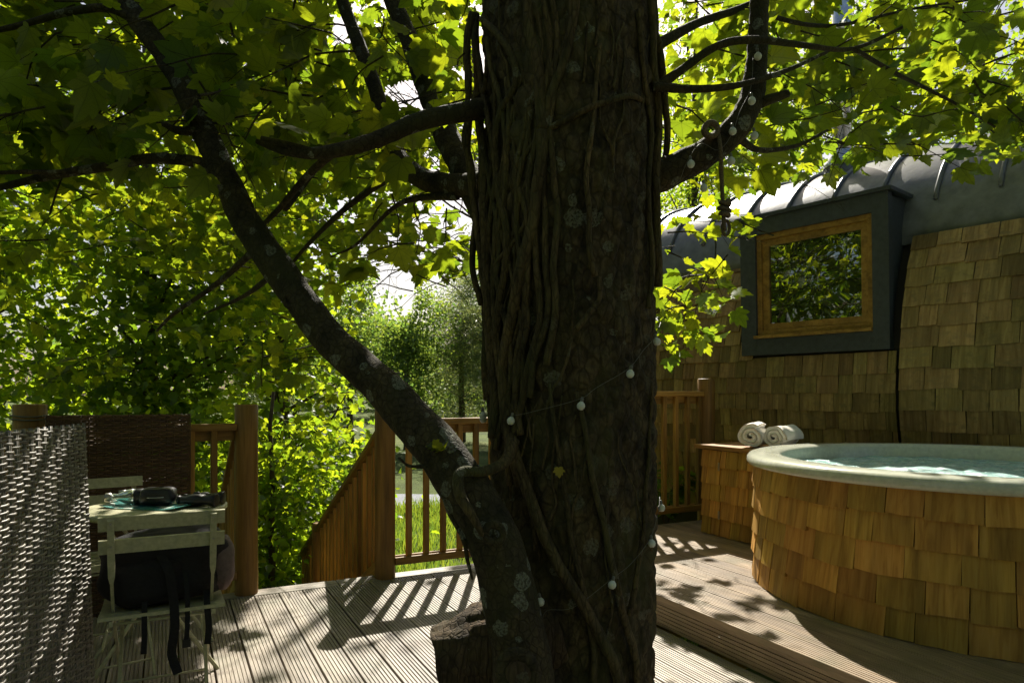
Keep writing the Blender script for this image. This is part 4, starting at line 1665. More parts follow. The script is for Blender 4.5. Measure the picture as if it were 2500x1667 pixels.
IVS = 0.95
IV = [
    ([(1400, 1600), (1375, 1500), (1330, 1400), (1270, 1290), (1225, 1160), (1190, 1040), (1170, 960), (1165, 860), (1175, 760), (1190, 680), (1210, 580), (1225, 480), (1238, 380), (1240, 312)], 0.019, 0.019),
    ([(1240, 312), (1235, 230), (1230, 160), (1215, 80), (1210, 0), (1205, -80)], 0.019, 0.014),
    ([(1240, 312), (1262, 220), (1285, 140), (1300, 60), (1310, -40)], 0.014, 0.012),
    ([(1240, 312), (1300, 285), (1360, 250), (1430, 215), (1500, 195)], 0.011, 0.009),
    ([(1150, 1010), (1148, 900), (1140, 800), (1135, 700), (1130, 600), (1128, 500), (1120, 400), (1118, 300), (1110, 200), (1105, 90), (1100, -60)], 0.020, 0.014),
    ([(1175, 960), (1160, 880), (1150, 780), (1158, 690), (1170, 600), (1168, 500), (1150, 420), (1145, 330), (1155, 250), (1185, 190), (1175, 120), (1150, 60), (1120, 0)], 0.015, 0.011),
    ([(1120, 920), (1115, 800), (1112, 700), (1105, 600), (1108, 480), (1110, 380), (1098, 280), (1100, 190), (1110, 120), (1100, 20)], 0.014, 0.010),
    ([(1200, 1000), (1185, 920), (1190, 820), (1205, 720), (1215, 600), (1205, 480), (1185, 400), (1200, 320), (1220, 240), (1260, 170), (1290, 90), (1300, -20)], 0.012, 0.009),
    ([(1340, 1560), (1345, 1480), (1325, 1380), (1300, 1260), (1285, 1150), (1270, 1050), (1260, 960), (1255, 880)], 0.012, 0.006),
    ([(1440, 1590), (1430, 1500), (1395, 1380), (1375, 1260), (1350, 1150), (1330, 1050), (1318, 960), (1308, 900)], 0.015, 0.007),
    ([(1490, 640), (1492, 520), (1488, 400), (1490, 280), (1485, 160), (1478, 60), (1470, -60)], 0.016, 0.013),
    ([(1470, 700), (1480, 560), (1470, 430), (1475, 300), (1465, 180), (1450, 80), (1440, 10)], 0.010, 0.009),
    ([(1345, 640), (1330, 560), (1330, 480), (1328, 400), (1340, 300), (1345, 220), (1350, 120)], 0.010, 0.007),
    ([(1150, 460), (1190, 380), (1215, 340), (1238, 310)], 0.008, 0.008),
    ([(1110, 640), (1150, 590), (1190, 540), (1215, 480)], 0.010, 0.006),
    ([(1180, 540), (1195, 450), (1215, 380), (1210, 300), (1205, 220), (1190, 140)], 0.007, 0.004),
    ([(1420, 1420), (1440, 1330), (1462, 1230), (1470, 1120), (1478, 1000), (1484, 880)], 0.010, 0.006),
    ([(1300, 760), (1330, 720), (1350, 690), (1352, 640)], 0.010, 0.008),
]
for pts, a, b in IV:
    ivy_stem(pts, a * IVS, b * IVS)
rs_ = random.Random(17)
for i in range(11):
    x = rs_.uniform(1112, 1250)
    y = rs_.uniform(820, 1120)
    pts = [(x, y)]
    top = rs_.uniform(-60, 260)
    drift = rs_.uniform(-6, 4)
    ph = rs_.uniform(0, 6)
    while y > top:
        y -= 75
        x += drift + 13 * math.sin(y * 0.011 + ph) + rs_.uniform(-5, 5)
        x = min(1265, max(1100, x))
        pts.append((x, y))
    r0 = rs_.uniform(0.005, 0.012)
    ivy_stem(pts, r0, r0 * 0.75)
for pts in ([(1500, -60, 2.33), (1507, 120, 2.33), (1512, 260, 2.34), (1508, 400, 2.34), (1502, 560, 2.34), (1496, 640, 2.33)], [(1488, 60, 2.2), (1512, 100, 2.24), (1526, 200, 2.28), (1532, 300, 2.3), (1524, 420, 2.3)],
            [(1085, 30, 2.2), (1072, 130, 2.22), (1078, 240, 2.22), (1074, 330, 2.24), (1088, 460, 2.24), (1100, 560, 2.22), (1112, 660, 2.2), (1118, 760, 2.2)], [(1098, 210, 2.2), (1068, 300, 2.24), (1082, 380, 2.24), (1092, 480, 2.26), (1086, 600, 2.28), (1104, 700, 2.26)]):
    q, r = spline([(P(x, y, d), 0.013 - 0.0006 * i) for i, (x, y, d) in enumerate(pts)], 8)
    q = [p + Vector((0.006 * noise.noise(p * 9), 0, 0)) for p in q]
    part('stem', MB().tube(q, r, 9, True, 0.2), M['ivy_bark'], ivy, True)
rr_ = random.Random(3)
for i in range(26):
    x = rr_.uniform(1100, 1495)
    y = rr_.uniform(60, 1500)
    pts = [(x, y)]
    dx = rr_.uniform(-14, 14)
    for k in range(rr_.randint(3, 6)):
        x += dx + rr_.uniform(-16, 16)
        y -= rr_.uniform(35, 70)
        x = min(1500, max(1098, x))
        pts.append((x, y))
    ivy_stem(pts, rr_.uniform(0.003, 0.006), rr_.uniform(0.0015, 0.003))
# stem looping over the crotch to the limb
q, r = spline([(P(1180, 1010, 2.05), 0.018), (P(1160, 1060, 2.0), 0.017), (P(1110, 1082, 1.94), 0.015), (P(1065, 1082, 1.91), 0.015), (P(1052, 1100, 1.89), 0.015), (P(1058, 1140, 1.87), 0.016), (P(1085, 1185, 1.86), 0.012), (P(1110, 1230, 1.86), 0.008)], 8)
part('stem', MB().tube(q, r, 10, True, 0.12), M['ivy_bark'], ivy, True)

# ------------------------------------------------------------------ string of light bulbs
sl = thing('light_string', P(1413, 858, 1.98), 'string of small frosted globe bulbs draped round trunk and branch', 'string lights')
B1 = [(1100, 905), (1107, 948), (1123, 955), (1186, 955), (1240, 940), (1314, 915), (1345, 890), (1413, 845), (1450, 800), (1480, 765), (1500, 720)]
wire_pts = []
for (x, y) in B1:
    z = zpx(y, 2.04)
    wire_pts.append((trunk_surf(ivy_ang(x, z), z, 0.02), 0.0008))
q, r = spline(wire_pts, 6)
part('wire', MB().tube(q, r, 5), M['wire'], sl, True)
B2 = [(1240, 1440), (1250, 1400), (1300, 1390), (1375, 1330), (1420, 1300), (1467, 1255), (1490, 1200), (1512, 1170)]
w2 = []
for (x, y) in B2:
    z = zpx(y, 2.04)
    w2.append((trunk_surf(ivy_ang(x, z), z, 0.02), 0.0008))
q, r = spline(w2, 6)
part('wire', MB().tube(q, r, 5), M['wire'], sl, True)
w3 = [(P(1560, 420, 2.22), 0.0008), (P(1580, 368, 2.21), 0.0008), (P(1610, 330, 2.20), 0.0008), (P(1650, 345, 2.205), 0.0008), (P(1680, 310, 2.205), 0.0008), (P(1700, 255, 2.21), 0.0008), (P(1725, 200, 2.225), 0.0008), (P(1730, 130, 2.255), 0.0008)]
q, r = spline(w3, 6)
part('wire', MB().tube(q, r, 5), M['wire'], sl, True)


def bulb(c, hang=(0, 0, -1)):
    h = Vector(hang).normalized()
    c = Vector(c)
    o = part('bulb', lathe_axis([(0.0001, -0.0125), (0.006, -0.0115), (0.0105, -0.007), (0.0125, 0.0), (0.0105, 0.007), (0.006, 0.0115), (0.004, 0.014)], c, -h, 14), M['bulb'], sl, True)
    part('socket', lathe_axis([(0.0045, 0.013), (0.005, 0.015), (0.005, 0.024), (0.002, 0.027)], c, -h, 8), M['wire'], o, True)


for (x, y) in ((1107, 960), (1123, 970), (1186, 968), (1314, 932), (1413, 858), (1480, 776)):
    z = zpx(y, 2.03)
    bulb(trunk_surf(ivy_ang(x, z), z, 0.026), (rr_.uniform(-0.3, 0.3), -0.1, -1))
for (x, y) in ((1240, 1382), (1375, 1344), (1467, 1268), (1516, 1200)):
    z = zpx(y, 2.03)
    bulb(trunk_surf(ivy_ang(x, z), z, 0.026), (rr_.uniform(-0.3, 0.3), -0.1, -1))
for (x, y, d) in ((1587, 377, 2.2), (1683, 302, 2.2), (1733, 312, 2.24), (1680, 370, 2.22), (1727, 232, 2.2), (1617, 432, 2.22), (1741, 130, 2.25)):
    bulb(P(x, y, d), (0.1, 0, -1))

# rope tied over the right limb, knot and loop at its end
rp = thing('rope', P(1660, 350, 2.24), 'frayed brown rope hanging from the right branch, knotted above a loop', 'rope')
q, r = spline([(P(1648, 300, 2.22), 0.007), (P(1655, 340, 2.19), 0.007), (P(1657, 400, 2.22), 0.007), (P(1660, 460, 2.23), 0.007), (P(1664, 530, 2.23), 0.007)], 5)
part('cord', MB().tube(q, r, 8, True, 0.15), M['rope'], rp, True)
kc = P(1664, 478, 2.23)
pts = []
for i in range(50):
    a = i / 49 * 6 * math.pi
    rad = 0.0135 + 0.003 * math.sin(i * 0.6)
    pts.append(kc + Vector((rad * math.cos(a), rad * math.sin(a), 0.026 - 0.052 * i / 49)))
part('knot', MB().tube(pts, 0.0085, 7), M['rope'], rp, True)
lc = P(1668, 523, 2.23)
pts = [lc + Vector((0.012 * math.sin(a), 0.003, 0.024 * math.cos(a))) for a in np.linspace(0, 2 * math.pi, 22)]
part('loop', MB().tube(pts, 0.0055, 7), M['rope'], rp, True)
kc2 = P(1633, 298, 2.20)
pts = [kc2 + Vector((0.022 * math.cos(a), 0.006 * math.sin(a * 0.5), 0.022 * math.sin(a))) for a in np.linspace(0, 15, 50)]
part('knot', MB().tube(pts, 0.009, 7), M['rope'], rp, True)

# ------------------------------------------------------------------ foliage machinery
def leaf_template(half, fold=0.16, droop=0.22):
    pts = list(half) + [(-x, y) for (x, y) in half[-2:0:-1]]
    cx, cy_ = 0.0, 0.36
    vs = [(cx, cy_)] + pts
    out = []
    for (x, y) in vs:
        out.append((x, y - 0.05, fold * abs(x) - droop * (y - 0.2) ** 2 - 0.10 * x * x))
    n = len(pts)
    tris = [(0, 1 + i, 1 + (i + 1) % n) for i in range(n)]
    return np.array(out, dtype=np.float32), np.array(tris, dtype=np.int32)


NEAR_HALF = [(0.0, 0.02), (0.10, -0.06), (0.24, -0.05), (0.40, 0.03), (0.33, 0.12), (0.47, 0.27), (0.53, 0.43), (0.41, 0.42), (0.31, 0.44), (0.33, 0.60), (0.29, 0.72), (0.18, 0.66), (0.14, 0.80), (0.0, 1.0)]
MID_HALF = [(0.0, 0.0), (0.33, -0.02), (0.29, 0.12), (0.52, 0.40), (0.30, 0.45), (0.28, 0.70), (0.0, 1.0)]
T_NEAR = leaf_template(NEAR_HALF)
T_NEAR2 = leaf_template(NEAR_HALF, 0.30, 0.40)
T_NEAR3 = leaf_template(NEAR_HALF, -0.12, 0.10)
T_NEAR4 = leaf_template([(x * (0.85 if x > 0.3 else 1.0), y) for x, y in NEAR_HALF], 0.42, 0.15)
T_NEAR5 = leaf_template([(x * 1.12, y * 0.95) for x, y in NEAR_HALF], 0.05, 0.6)
NT = (T_NEAR, T_NEAR2, T_NEAR3, T_NEAR4, T_NEAR5)
T_MID = leaf_template(MID_HALF)
T_FAR = (np.array([(0, 0, 0), (0.32, 0.45, 0.05), (0, 1, -0.1), (-0.32, 0.5, 0.05)], dtype=np.float32), np.array([(0, 1, 2), (0, 2, 3)], dtype=np.int32))
T_NEEDLE = (np.array([(0.05, 0, 0), (-0.05, 0, 0), (0.0, 1, 0.0)], dtype=np.float32), np.array([(0, 1, 2)], dtype=np.int32))


def frames(nrm, dirs):
    nrm = nrm / np.linalg.norm(nrm, axis=1, keepdims=True)
    d = dirs - nrm * np.sum(dirs * nrm, axis=1, keepdims=True)
    d /= np.maximum(np.linalg.norm(d, axis=1, keepdims=True), 1e-6)
    x = np.cross(d, nrm)
    return x, d, nrm


def fast_mesh(name, verts, tris):
    me = bpy.data.meshes.new(name)
    nv, nf = len(verts), len(tris)
    me.vertices.add(nv)
    me.vertices.foreach_set('co', verts.astype(np.float32).ravel())
    me.loops.add(nf * 3)
    me.loops.foreach_set('vertex_index', tris.astype(np.int32).ravel())
    me.polygons.add(nf)
    me.polygons.foreach_set('loop_start', np.arange(0, nf * 3, 3, dtype=np.int32))
    me.polygons.foreach_set('loop_total', np.full(nf, 3, dtype=np.int32))
    me.update(calc_edges=True)
    return me


def add_lc(me, tv, n):
    a = me.attributes.new('lc', 'FLOAT_VECTOR', 'POINT')
    a.data.foreach_set('vector', np.tile(tv, (n, 1)).astype(np.float32).ravel())


def leaves_mesh(name, pos, nrm, dirs, size, tmpl, off):
    x, y, z = frames(nrm, dirs)
    tv, tf = tmpl
    n = len(pos)
    s = size[:, None, None]
    V_ = (x[:, None, :] * tv[None, :, 0:1] + y[:, None, :] * tv[None, :, 1:2] + z[:, None, :] * tv[None, :, 2:3]) * s + pos[:, None, :]
    V_ = V_.reshape(-1, 3) - np.array(off)[None, :]
    F_ = (tf[None] + (np.arange(n) * len(tv))[:, None, None]).reshape(-1, 3)
    return fast_mesh(name, V_, F_)


S_ = np.array(SUN)


def fbm(x, y, sc, seed):
    return np.array([noise.noise(Vector((a * sc, b * sc, seed))) for a, b in zip(x, y)])


def sun_open(p):
    """True where the canopy has to be open: the light that reaches the deck, the platform, the roof and the grass"""
    t = p[:, 2] / S_[2]
    q = p - S_[None] * t[:, None]
    n1 = fbm(q[:, 0], q[:, 1], 2.6, 1.0)
    deckl = (q[:, 1] > 2.2) & (q[:, 1] < 4.75) & (q[:, 0] < 0.12) & (q[:, 0] > (-0.36 - 0.335 * q[:, 1] + 0.12 * n1)) & (n1 < 0.42)
    uq = q[:, 0] * U.x + q[:, 1] * U.y
    vq = q[:, 0] * V.x + q[:, 1] * V.y
    n2 = fbm(q[:, 0], q[:, 1], 4.2, 7.0)
    platl = (uq > 1.6) & (uq < 2.95) & (vq > 1.6) & (vq < 4.3) & (n2 > 0.03)
    # rim end of the tub
    t2 = (p[:, 2] - 0.88) / S_[2]
    q2 = p - S_[None] * t2[:, None]
    rim = (np.hypot(q2[:, 0] - 1.5, q2[:, 1] - 3.95) < 0.22)
    wat = (np.hypot(q2[:, 0] - 2.3, q2[:, 1] - 3.8) < 0.5) & (n2 > 0.1)
    # roof
    t3 = (p[:, 2] - 3.1) / S_[2]
    q3 = p - S_[None] * t3[:, None]
    rs = (q3[:, 0] - W0.x) * E.x + (q3[:, 1] - W0.y) * E.y
    ro = (q3[:, 0] - W0.x) * NW.x + (q3[:, 1] - W0.y) * NW.y
    n3 = fbm(q3[:, 0], q3[:, 1], 1.5, 4.0)
    rf = (rs > -3.6) & (rs < 1.6) & (ro > 0.2) & (ro < 2.0) & ((n3 > 0.05) | ((rs < -0.9) & (n3 > -0.2))) & (p[:, 2] > 3.0)
    # grass beyond the balustrade
    t4 = (p[:, 2] - GZ) / S_[2]
    q4 = p - S_[None] * t4[:, None]
    n4 = fbm(q4[:, 0], q4[:, 1], 0.9, 2.0)
    gr = (q4[:, 0] > -2.6) & (q4[:, 0] < 1.2) & (q4[:, 1] > 6.5) & (q4[:, 1] < 19) & (n4 > 0.0) & (p[:, 2] > 0.2)
    # two sun patches on the pale wicker screen and the table edge
    t5 = (p[:, 2] - 0.72) / S_[2]
    q5 = p - S_[None] * t5[:, None]
    tb = (np.hypot((q5[:, 0] + 1.86), (q5[:, 1] - 3.02) * 0.8) < 0.13)
    # light that streaks down the pale wicker screen
    t6 = (p[:, 1] - 2.1) / S_[1]
    q6 = p - S_[None] * t6[:, None]
    n6 = fbm(q6[:, 2] * 2 + q6[:, 0] * 3, q6[:, 0] * 2, 1.6, 12.0)
    scr = (q6[:, 0] > -1.75) & (q6[:, 0] < -1.36) & (q6[:, 2] > -0.2) & (q6[:, 2] < 1.5) & (n6 > -0.08) & (p[:, 1] > 2.7)
    # light on the shrubs beside the stair
    n7 = fbm(q[:, 0], q[:, 1], 1.1, 21.0)
    shr = (q[:, 0] > -3.4) & (q[:, 0] < -1.0) & (q[:, 1] > 5.5) & (q[:, 1] < 9.2) & (n7 > -0.2) & (p[:, 1] > q[:, 1] + 1.0)
    return scr | shr | deckl | platl | rim | wat | rf | gr | tb


def screen(p):
    d = np.maximum(p[:, 1], 0.05)
    x = (p[:, 0] / d * 1667 + 1250) / 1.06293
    y = (963 - (p[:, 2] - CAMH) / d * 1667) / 1.06293
    return x, y


def rnd_unit(n):
    v = rng.normal(size=(n, 3))
    return v / np.linalg.norm(v, axis=1, keepdims=True)


# --- sprays of the near sycamore
class Sprays:
    def __init__(self):
        self.pos, self.nrm, self.dir, self.size = [], [], [], []
        self.tw = MB()

    def spray(self, start, d, L, lsize=0.115, droop=0.35, r0=0.0045, keep=None):
        start = Vector(start)
        d = Vector(d).normalized()
        n = max(3, int(L / 0.085))
        pts = [start]
        cur = d.copy()
        for i in range(n):
            cur = (cur + Vector(rng.normal(0, 0.13, 3)) - Z * (droop * 0.10)).normalized()
            pts.append(pts[-1] + cur * (L / n))
        self.tw.tube(pts, list(np.linspace(r0, 0.0012, len(pts))), 4, False)
        side0 = cur.cross(Z)
        if side0.length < 0.05: side0 = Vector((1, 0, 0))
        side0.normalize()
        flip = rng.random() * 6.28
        for i in range(1, len(pts)):
            t = (pts[i] - pts[i - 1]).normalized()
            if rng.random() < 0.12: continue
            for sgn in (-1, 1):
                ang = flip + i * 1.57 * 0.6 + (0 if sgn > 0 else math.pi)
                s1 = t.cross(Z)
                if s1.length < 0.05: s1 = Vector((1, 0, 0))
                s1.normalize()
                s2 = s1.cross(t)
                out = (s1 * math.cos(ang) * 1.0 + s2 * math.sin(ang) * 0.45 + t * 0.55).normalized()
                pl = rng.uniform(0.04, 0.09)
                base = pts[i]
                tip = base + out * pl - Z * (pl * 0.15)
                ld = (out + Vector((0, 0, -1)) * rng.uniform(0.15, 0.9) + Vector(rng.normal(0, 0.25, 3)))
                nr = (Vector(S_) * 0.45 + Z * 0.5 + Vector(rng.normal(0, 0.55, 3)))
                sz = lsize * rng.uniform(0.38, 1.2)
                self.pos.append(tuple(tip))
                self.nrm.append(tuple(nr))
                self.dir.append(tuple(ld))
                self.size.append(sz)
                self.tw.tube([base, tip], [0.0011, 0.0009], 3, False)
        # terminal leaf
        self.pos.append(tuple(pts[-1]))
        self.nrm.append(tuple(Vector(S_) * 0.5 + Z * 0.4 + Vector(rng.normal(0, 0.4, 3))))
        self.dir.append(tuple(cur - Z * 0.5))
        self.size.append(lsize * rng.uniform(0.8, 1.2))


spz = Sprays()


def fill(n, x0, x1, y0, y1, d0, d1, L=(0.35, 0.75), ls=0.115, droop=0.35, away=0.0):
    """sprays grown towards random spots of a wedge of the canopy"""
    for i in range(n):
        c = P(rng.uniform(x0, x1), rng.uniform(y0, y1), rng.uniform(d0, d1))
        a = rng.uniform(0, 2 * math.pi)
        d = Vector((math.cos(a), math.sin(a), rng.uniform(-0.25, 0.25)))
        # grow outwards from the trunk as a rule
        o = Vector((c.x - TRUNK.x, c.y - TRUNK.y, 0))
        if o.length > 0.1: d = (d + o.normalized() * 0.9).normalized()
        l_ = rng.uniform(*L)
        spz.spray(c - d * (l_ * 0.5), d, l_, ls, droop)


# near dark layer, top left
fill(60, -120, 700, -60, 360, 2.1, 3.2, (0.4, 0.8), 0.125)
fill(26, 500, 1060, -60, 340, 2.3, 3.4, (0.35, 0.7), 0.118)
# middle layer, left and centre
fill(95, -100, 1080, -40, 560, 3.4, 5.6, (0.5, 0.9), 0.12)
fill(75, 150, 1080, 250, 640, 4.5, 6.8, (0.5, 1.0), 0.12)
fill(16, 820, 1090, 480, 640, 3.2, 4.6, (0.4, 0.7), 0.115, 0.7)
fill(24, 0, 640, 440, 860, 5.2, 7.2, (0.5, 0.9), 0.12, 0.5)
fill(14, 560, 860, 740, 960, 4.8, 6.2, (0.5, 0.8), 0.12, 0.5)
# right of the trunk
fill(62, 1530, 2420, -60, 300, 2.5, 4.4, (0.4, 0.75), 0.115, 0.45)
fill(24, 1530, 2000, 60, 400, 3.2, 4.8, (0.4, 0.7), 0.112, 0.5)
fill(12, 1980, 2420, 220, 370, 2.8, 4.0, (0.35, 0.6), 0.118, 0.6)
fill(6, 1520, 1690, 500, 640, 3.2, 3.9, (0.35, 0.55), 0.10, 0.9)
fill(8, 1490, 1620, 640, 760, 2.9, 3.5, (0.3, 0.5), 0.10, 0.9)
fill(42, 1530, 2420, -80, 300, 4.6, 7.5, (0.5, 0.9), 0.115, 0.4)
fill(40, 480, 1080, -60, 420, 5.0, 8.0, (0.5, 1.0), 0.12, 0.4)
fill(22, 240, 900, 330, 640, 6.0, 8.0, (0.5, 0.9), 0.115, 0.4)
fill(48, 520, 1090, 20, 560, 4.0, 6.5, (0.4, 0.8), 0.11, 0.4)
# leaves that dapple the platform and the near deck
for i in range(120):
    g = UV(rng.uniform(1.7, 2.95), rng.uniform(1.7, 4.2), 0.1)
    if noise.noise(Vector((g.x * 4.2, g.y * 4.2, 7.0))) > -0.02: continue
    k_ = rng.uniform(2.3, 3.8)
    c = g + Vector(S_) * (k_ / S_[2])
    a = rng.uniform(0, 6.28)
    spz.spray(c, (math.cos(a), math.sin(a), 0.0), rng.uniform(0.25, 0.5), 0.11)
# crown above the frame (shades the near leaves on the left)
for i in range(520):
    c = Vector((rng.uniform(-5.0, -0.75) if i % 8 else rng.uniform(-0.9, 3.0), rng.uniform(3.4, 5.2), 0))
    c.z = 1.22 + 0.60 * c.y + rng.uniform(0.3, 1.9)
    a = rng.uniform(0, 6.28)
    spz.spray(c, (math.cos(a), math.sin(a), rng.uniform(-0.2, 0.2)), rng.uniform(0.6, 1.1), 0.13)
# unseen crown added over and behind the viewer to block sky light
for i in range(420):
    c = Vector((rng.uniform(-6, 6), rng.uniform(-6.5, 2.6), rng.uniform(3.4, 6.0)))
    a = rng.uniform(0, 6.28)
    spz.spray(c, (math.cos(a), math.sin(a), rng.uniform(-0.2, 0.2)), rng.uniform(0.6, 1.1), 0.14)

pos = np.array(spz.pos); nrm = np.array(spz.nrm); dr = np.array(spz.dir); sz = np.array(spz.size)
op = sun_open(pos)
sx, sy = screen(pos)
# keep clear: dormer window, the bright gap of sky, the far view, cabinet and tub
clear = ((sx > 1735) & (sx < 2120) & (sy > 440) & (sy < 860)) | ((sx > 800) & (sx < 1110) & (sy > 650) & (sy < 960)) | ((sx > 1480) & (sx < 2400) & (sy > 830)) | ((sx > 1760) & (sx < 2400) & (sy > 405) & (rng.random(len(pos)) < 0.93)) | ((sx > 2000) & (sy > 330) & (sx < 2420) & (rng.random(len(pos)) < 0.3)) | ((sx > 1880) & (sx < 1980) & (sy > 230) & (sy < 430) & (rng.random(len(pos)) < 0.85))
gap = (np.hypot((sx - 950) / 75, (sy - 215) / 45) < 1) | (np.hypot((sx - 790) / 30, (sy - 70) / 35) < 1) | (np.hypot((sx - 905) / 40, (sy - 660) / 70) < 1) | (np.hypot((sx - 700) / 25, (sy - 455) / 22) < 1)
near_cam = (pos[:, 1] > 0) & (pos[:, 1] < 2.0) & (pos[:, 2] < 3.2)
trunk_in = np.hypot(pos[:, 0] - TRUNK.x, pos[:, 1] - TRUNK.y) < 0.40
front = (sx > 1060) & (sx < 1535) & (pos[:, 1] < 2.6) & (pos[:, 1] > 0)
lq, lr = spline(LIMB1, 6)
lqa = np.array(lq)
lsx, lsy = screen(lqa)
mlim = np.zeros(len(pos), bool)
for i in range(len(lqa)):
    if lsy[i] < 760 and lsy[i] > -150:
        mlim |= (np.hypot(sx - lsx[i], sy - lsy[i]) < 62) & (pos[:, 1] < lqa[i, 1] + 0.15) & (pos[:, 1] > 0)
mlim &= rng.random(len(pos)) < 0.92
# sawtooth: a few leaves survive in the openings
lucky = rng.random(len(pos)) < 0.018
keepm = ~(mlim | (op & ~lucky) | clear | gap | near_cam | trunk_in | front)
pos, nrm, dr, sz = pos[keepm], nrm[keepm], dr[keepm], sz[keepm]
sx, sy = screen(pos)
# the 300 that show largest become leaves of their own
vis = (sx > -40) & (sx < 2390) & (sy > -40) & (sy < 900) & (pos[:, 1] > 1.5)
rank = np.where(vis, sz / np.maximum(pos[:, 1], 0.2), -1)
order = np.argsort(-rank)
own = order[:298]
rest_i = order[298:]
tb_ = np.array(base_of(tree))
lm = []
for tmpl in NT:
    me = fast_mesh('leaf', tmpl[0], tmpl[1])
    add_lc(me, tmpl[0], 1)
    me.materials.append(M['leaf'])
    lm.append(me)
fx, fy, fz = frames(nrm[own], dr[own])
for i, k in enumerate(own):
    m4 = basis(Vector(fx[i]) * sz[k], Vector(fy[i]) * sz[k], Vector(fz[i]) * sz[k], Vector(pos[k]))
    mobj('leaf', lm[int(rng.integers(5))], None, tree, m4)
grp = rng.integers(0, 5, len(rest_i))
lcs = []
allv, allf, nv0 = [], [], 0
for g, tmpl in enumerate(NT):
    ii = rest_i[grp == g]
    x, y, z = frames(nrm[ii], dr[ii])
    tv, tf = tmpl
    V_ = ((x[:, None, :] * tv[None, :, 0:1] + y[:, None, :] * tv[None, :, 1:2] + z[:, None, :] * tv[None, :, 2:3]) * sz[ii][:, None, None] + pos[ii][:, None, :]).reshape(-1, 3) - tb_
    F_ = (tf[None] + (np.arange(len(ii)) * len(tv))[:, None, None]).reshape(-1, 3) + nv0
    allv.append(V_); allf.append(F_); nv0 += len(V_); lcs.append(np.tile(tv, (len(ii), 1)))
me = fast_mesh('crown', np.concatenate(allv), np.concatenate(allf))
add_lc(me, np.concatenate(lcs), 1)
o = mobj('crown', me, M['leaf'], tree)
o['kind'] = 'stuff'
o = part('twigs', spz.tw, M['limb_bark'], tree)
o['kind'] = 'stuff'
print('near leaves', len(pos))
sp0 = np.array(P(1008, 1022, 1.95))
spp = sp0 + rng.normal(0, 0.012, (7, 3))
me = leaves_mesh('sprig', spp, rng.normal(0, 0.6, (7, 3)) + np.array([0, -0.3, 0.8]), rng.normal(0, 1, (7, 3)) * np.array([1, 0.4, 0.6]), rng.uniform(0.022, 0.046, 7), T_NEAR, base_of(tree))
add_lc(me, T_NEAR[0], 7)
mobj('sprig', me, M['leaf'], tree)
# lone yellow leaf caught on the trunk, and the sprig on the limb
yl = leaf_mat('yellowed_leaf', (0.30, 0.24, 0.02), (0.45, 0.38, 0.02), 0.3, 0.04)
zl = zpx(1073, 2.03)
pl = trunk_surf(ivy_ang(1273, zl), zl, 0.03)
me = fast_mesh('fallen_leaf', T_NEAR[0], T_NEAR[1])
o = mobj('fallen_leaf', me, yl, None, basis(Vector((0.034, -0.006, 0)), Vector((0, 0.004, -0.034)), Vector((0, -0.034, 0)), pl))
tag(o, 'single yellow leaf stuck to the lower trunk', 'leaf')

# ------------------------------------------------------------------ background trees
def crown_leaves(center, radii, n_cl, per, lsize, flat=0.22, cl_r=(0.45, 0.9), shell=0.55, low=-1.0, up=0.45, spread=0.75):
    """clusters of leaves in layered sprays through an ellipsoid"""
    c = np.array(center); r = np.array(radii)
    u = rnd_unit(n_cl)
    rad = rng.random(n_cl) ** shell
    cc = c + u * rad[:, None] * r
    cr = rng.uniform(cl_r[0], cl_r[1], n_cl)
    P_, N_, D_, Z_ = [], [], [], []
    for i in range(n_cl):
        m = int(per * rng.uniform(0.6, 1.4))
        q = rng.normal(size=(m, 3)) * np.array([0.55, 0.55, flat]) * cr[i]
        o = cc[i] - c
        o[2] = 0
        o = o / (np.linalg.norm(o) + 1e-6)
        q[:, 2] -= 0.35 * (q @ o)               # outer edge hangs
        P_.append(cc[i] + q)
        N_.append(np.array([0, 0, up]) + S_ * 0.45 + rng.normal(0, spread, (m, 3)))
        D_.append(rng.normal(0, 0.7, (m, 3)) + o * 0.6 + np.array([0, 0, -0.5]))
        Z_.append(lsize * rng.uniform(0.6, 1.25, m))
    return np.concatenate(P_), np.concatenate(N_), np.concatenate(D_), np.concatenate(Z_), cc


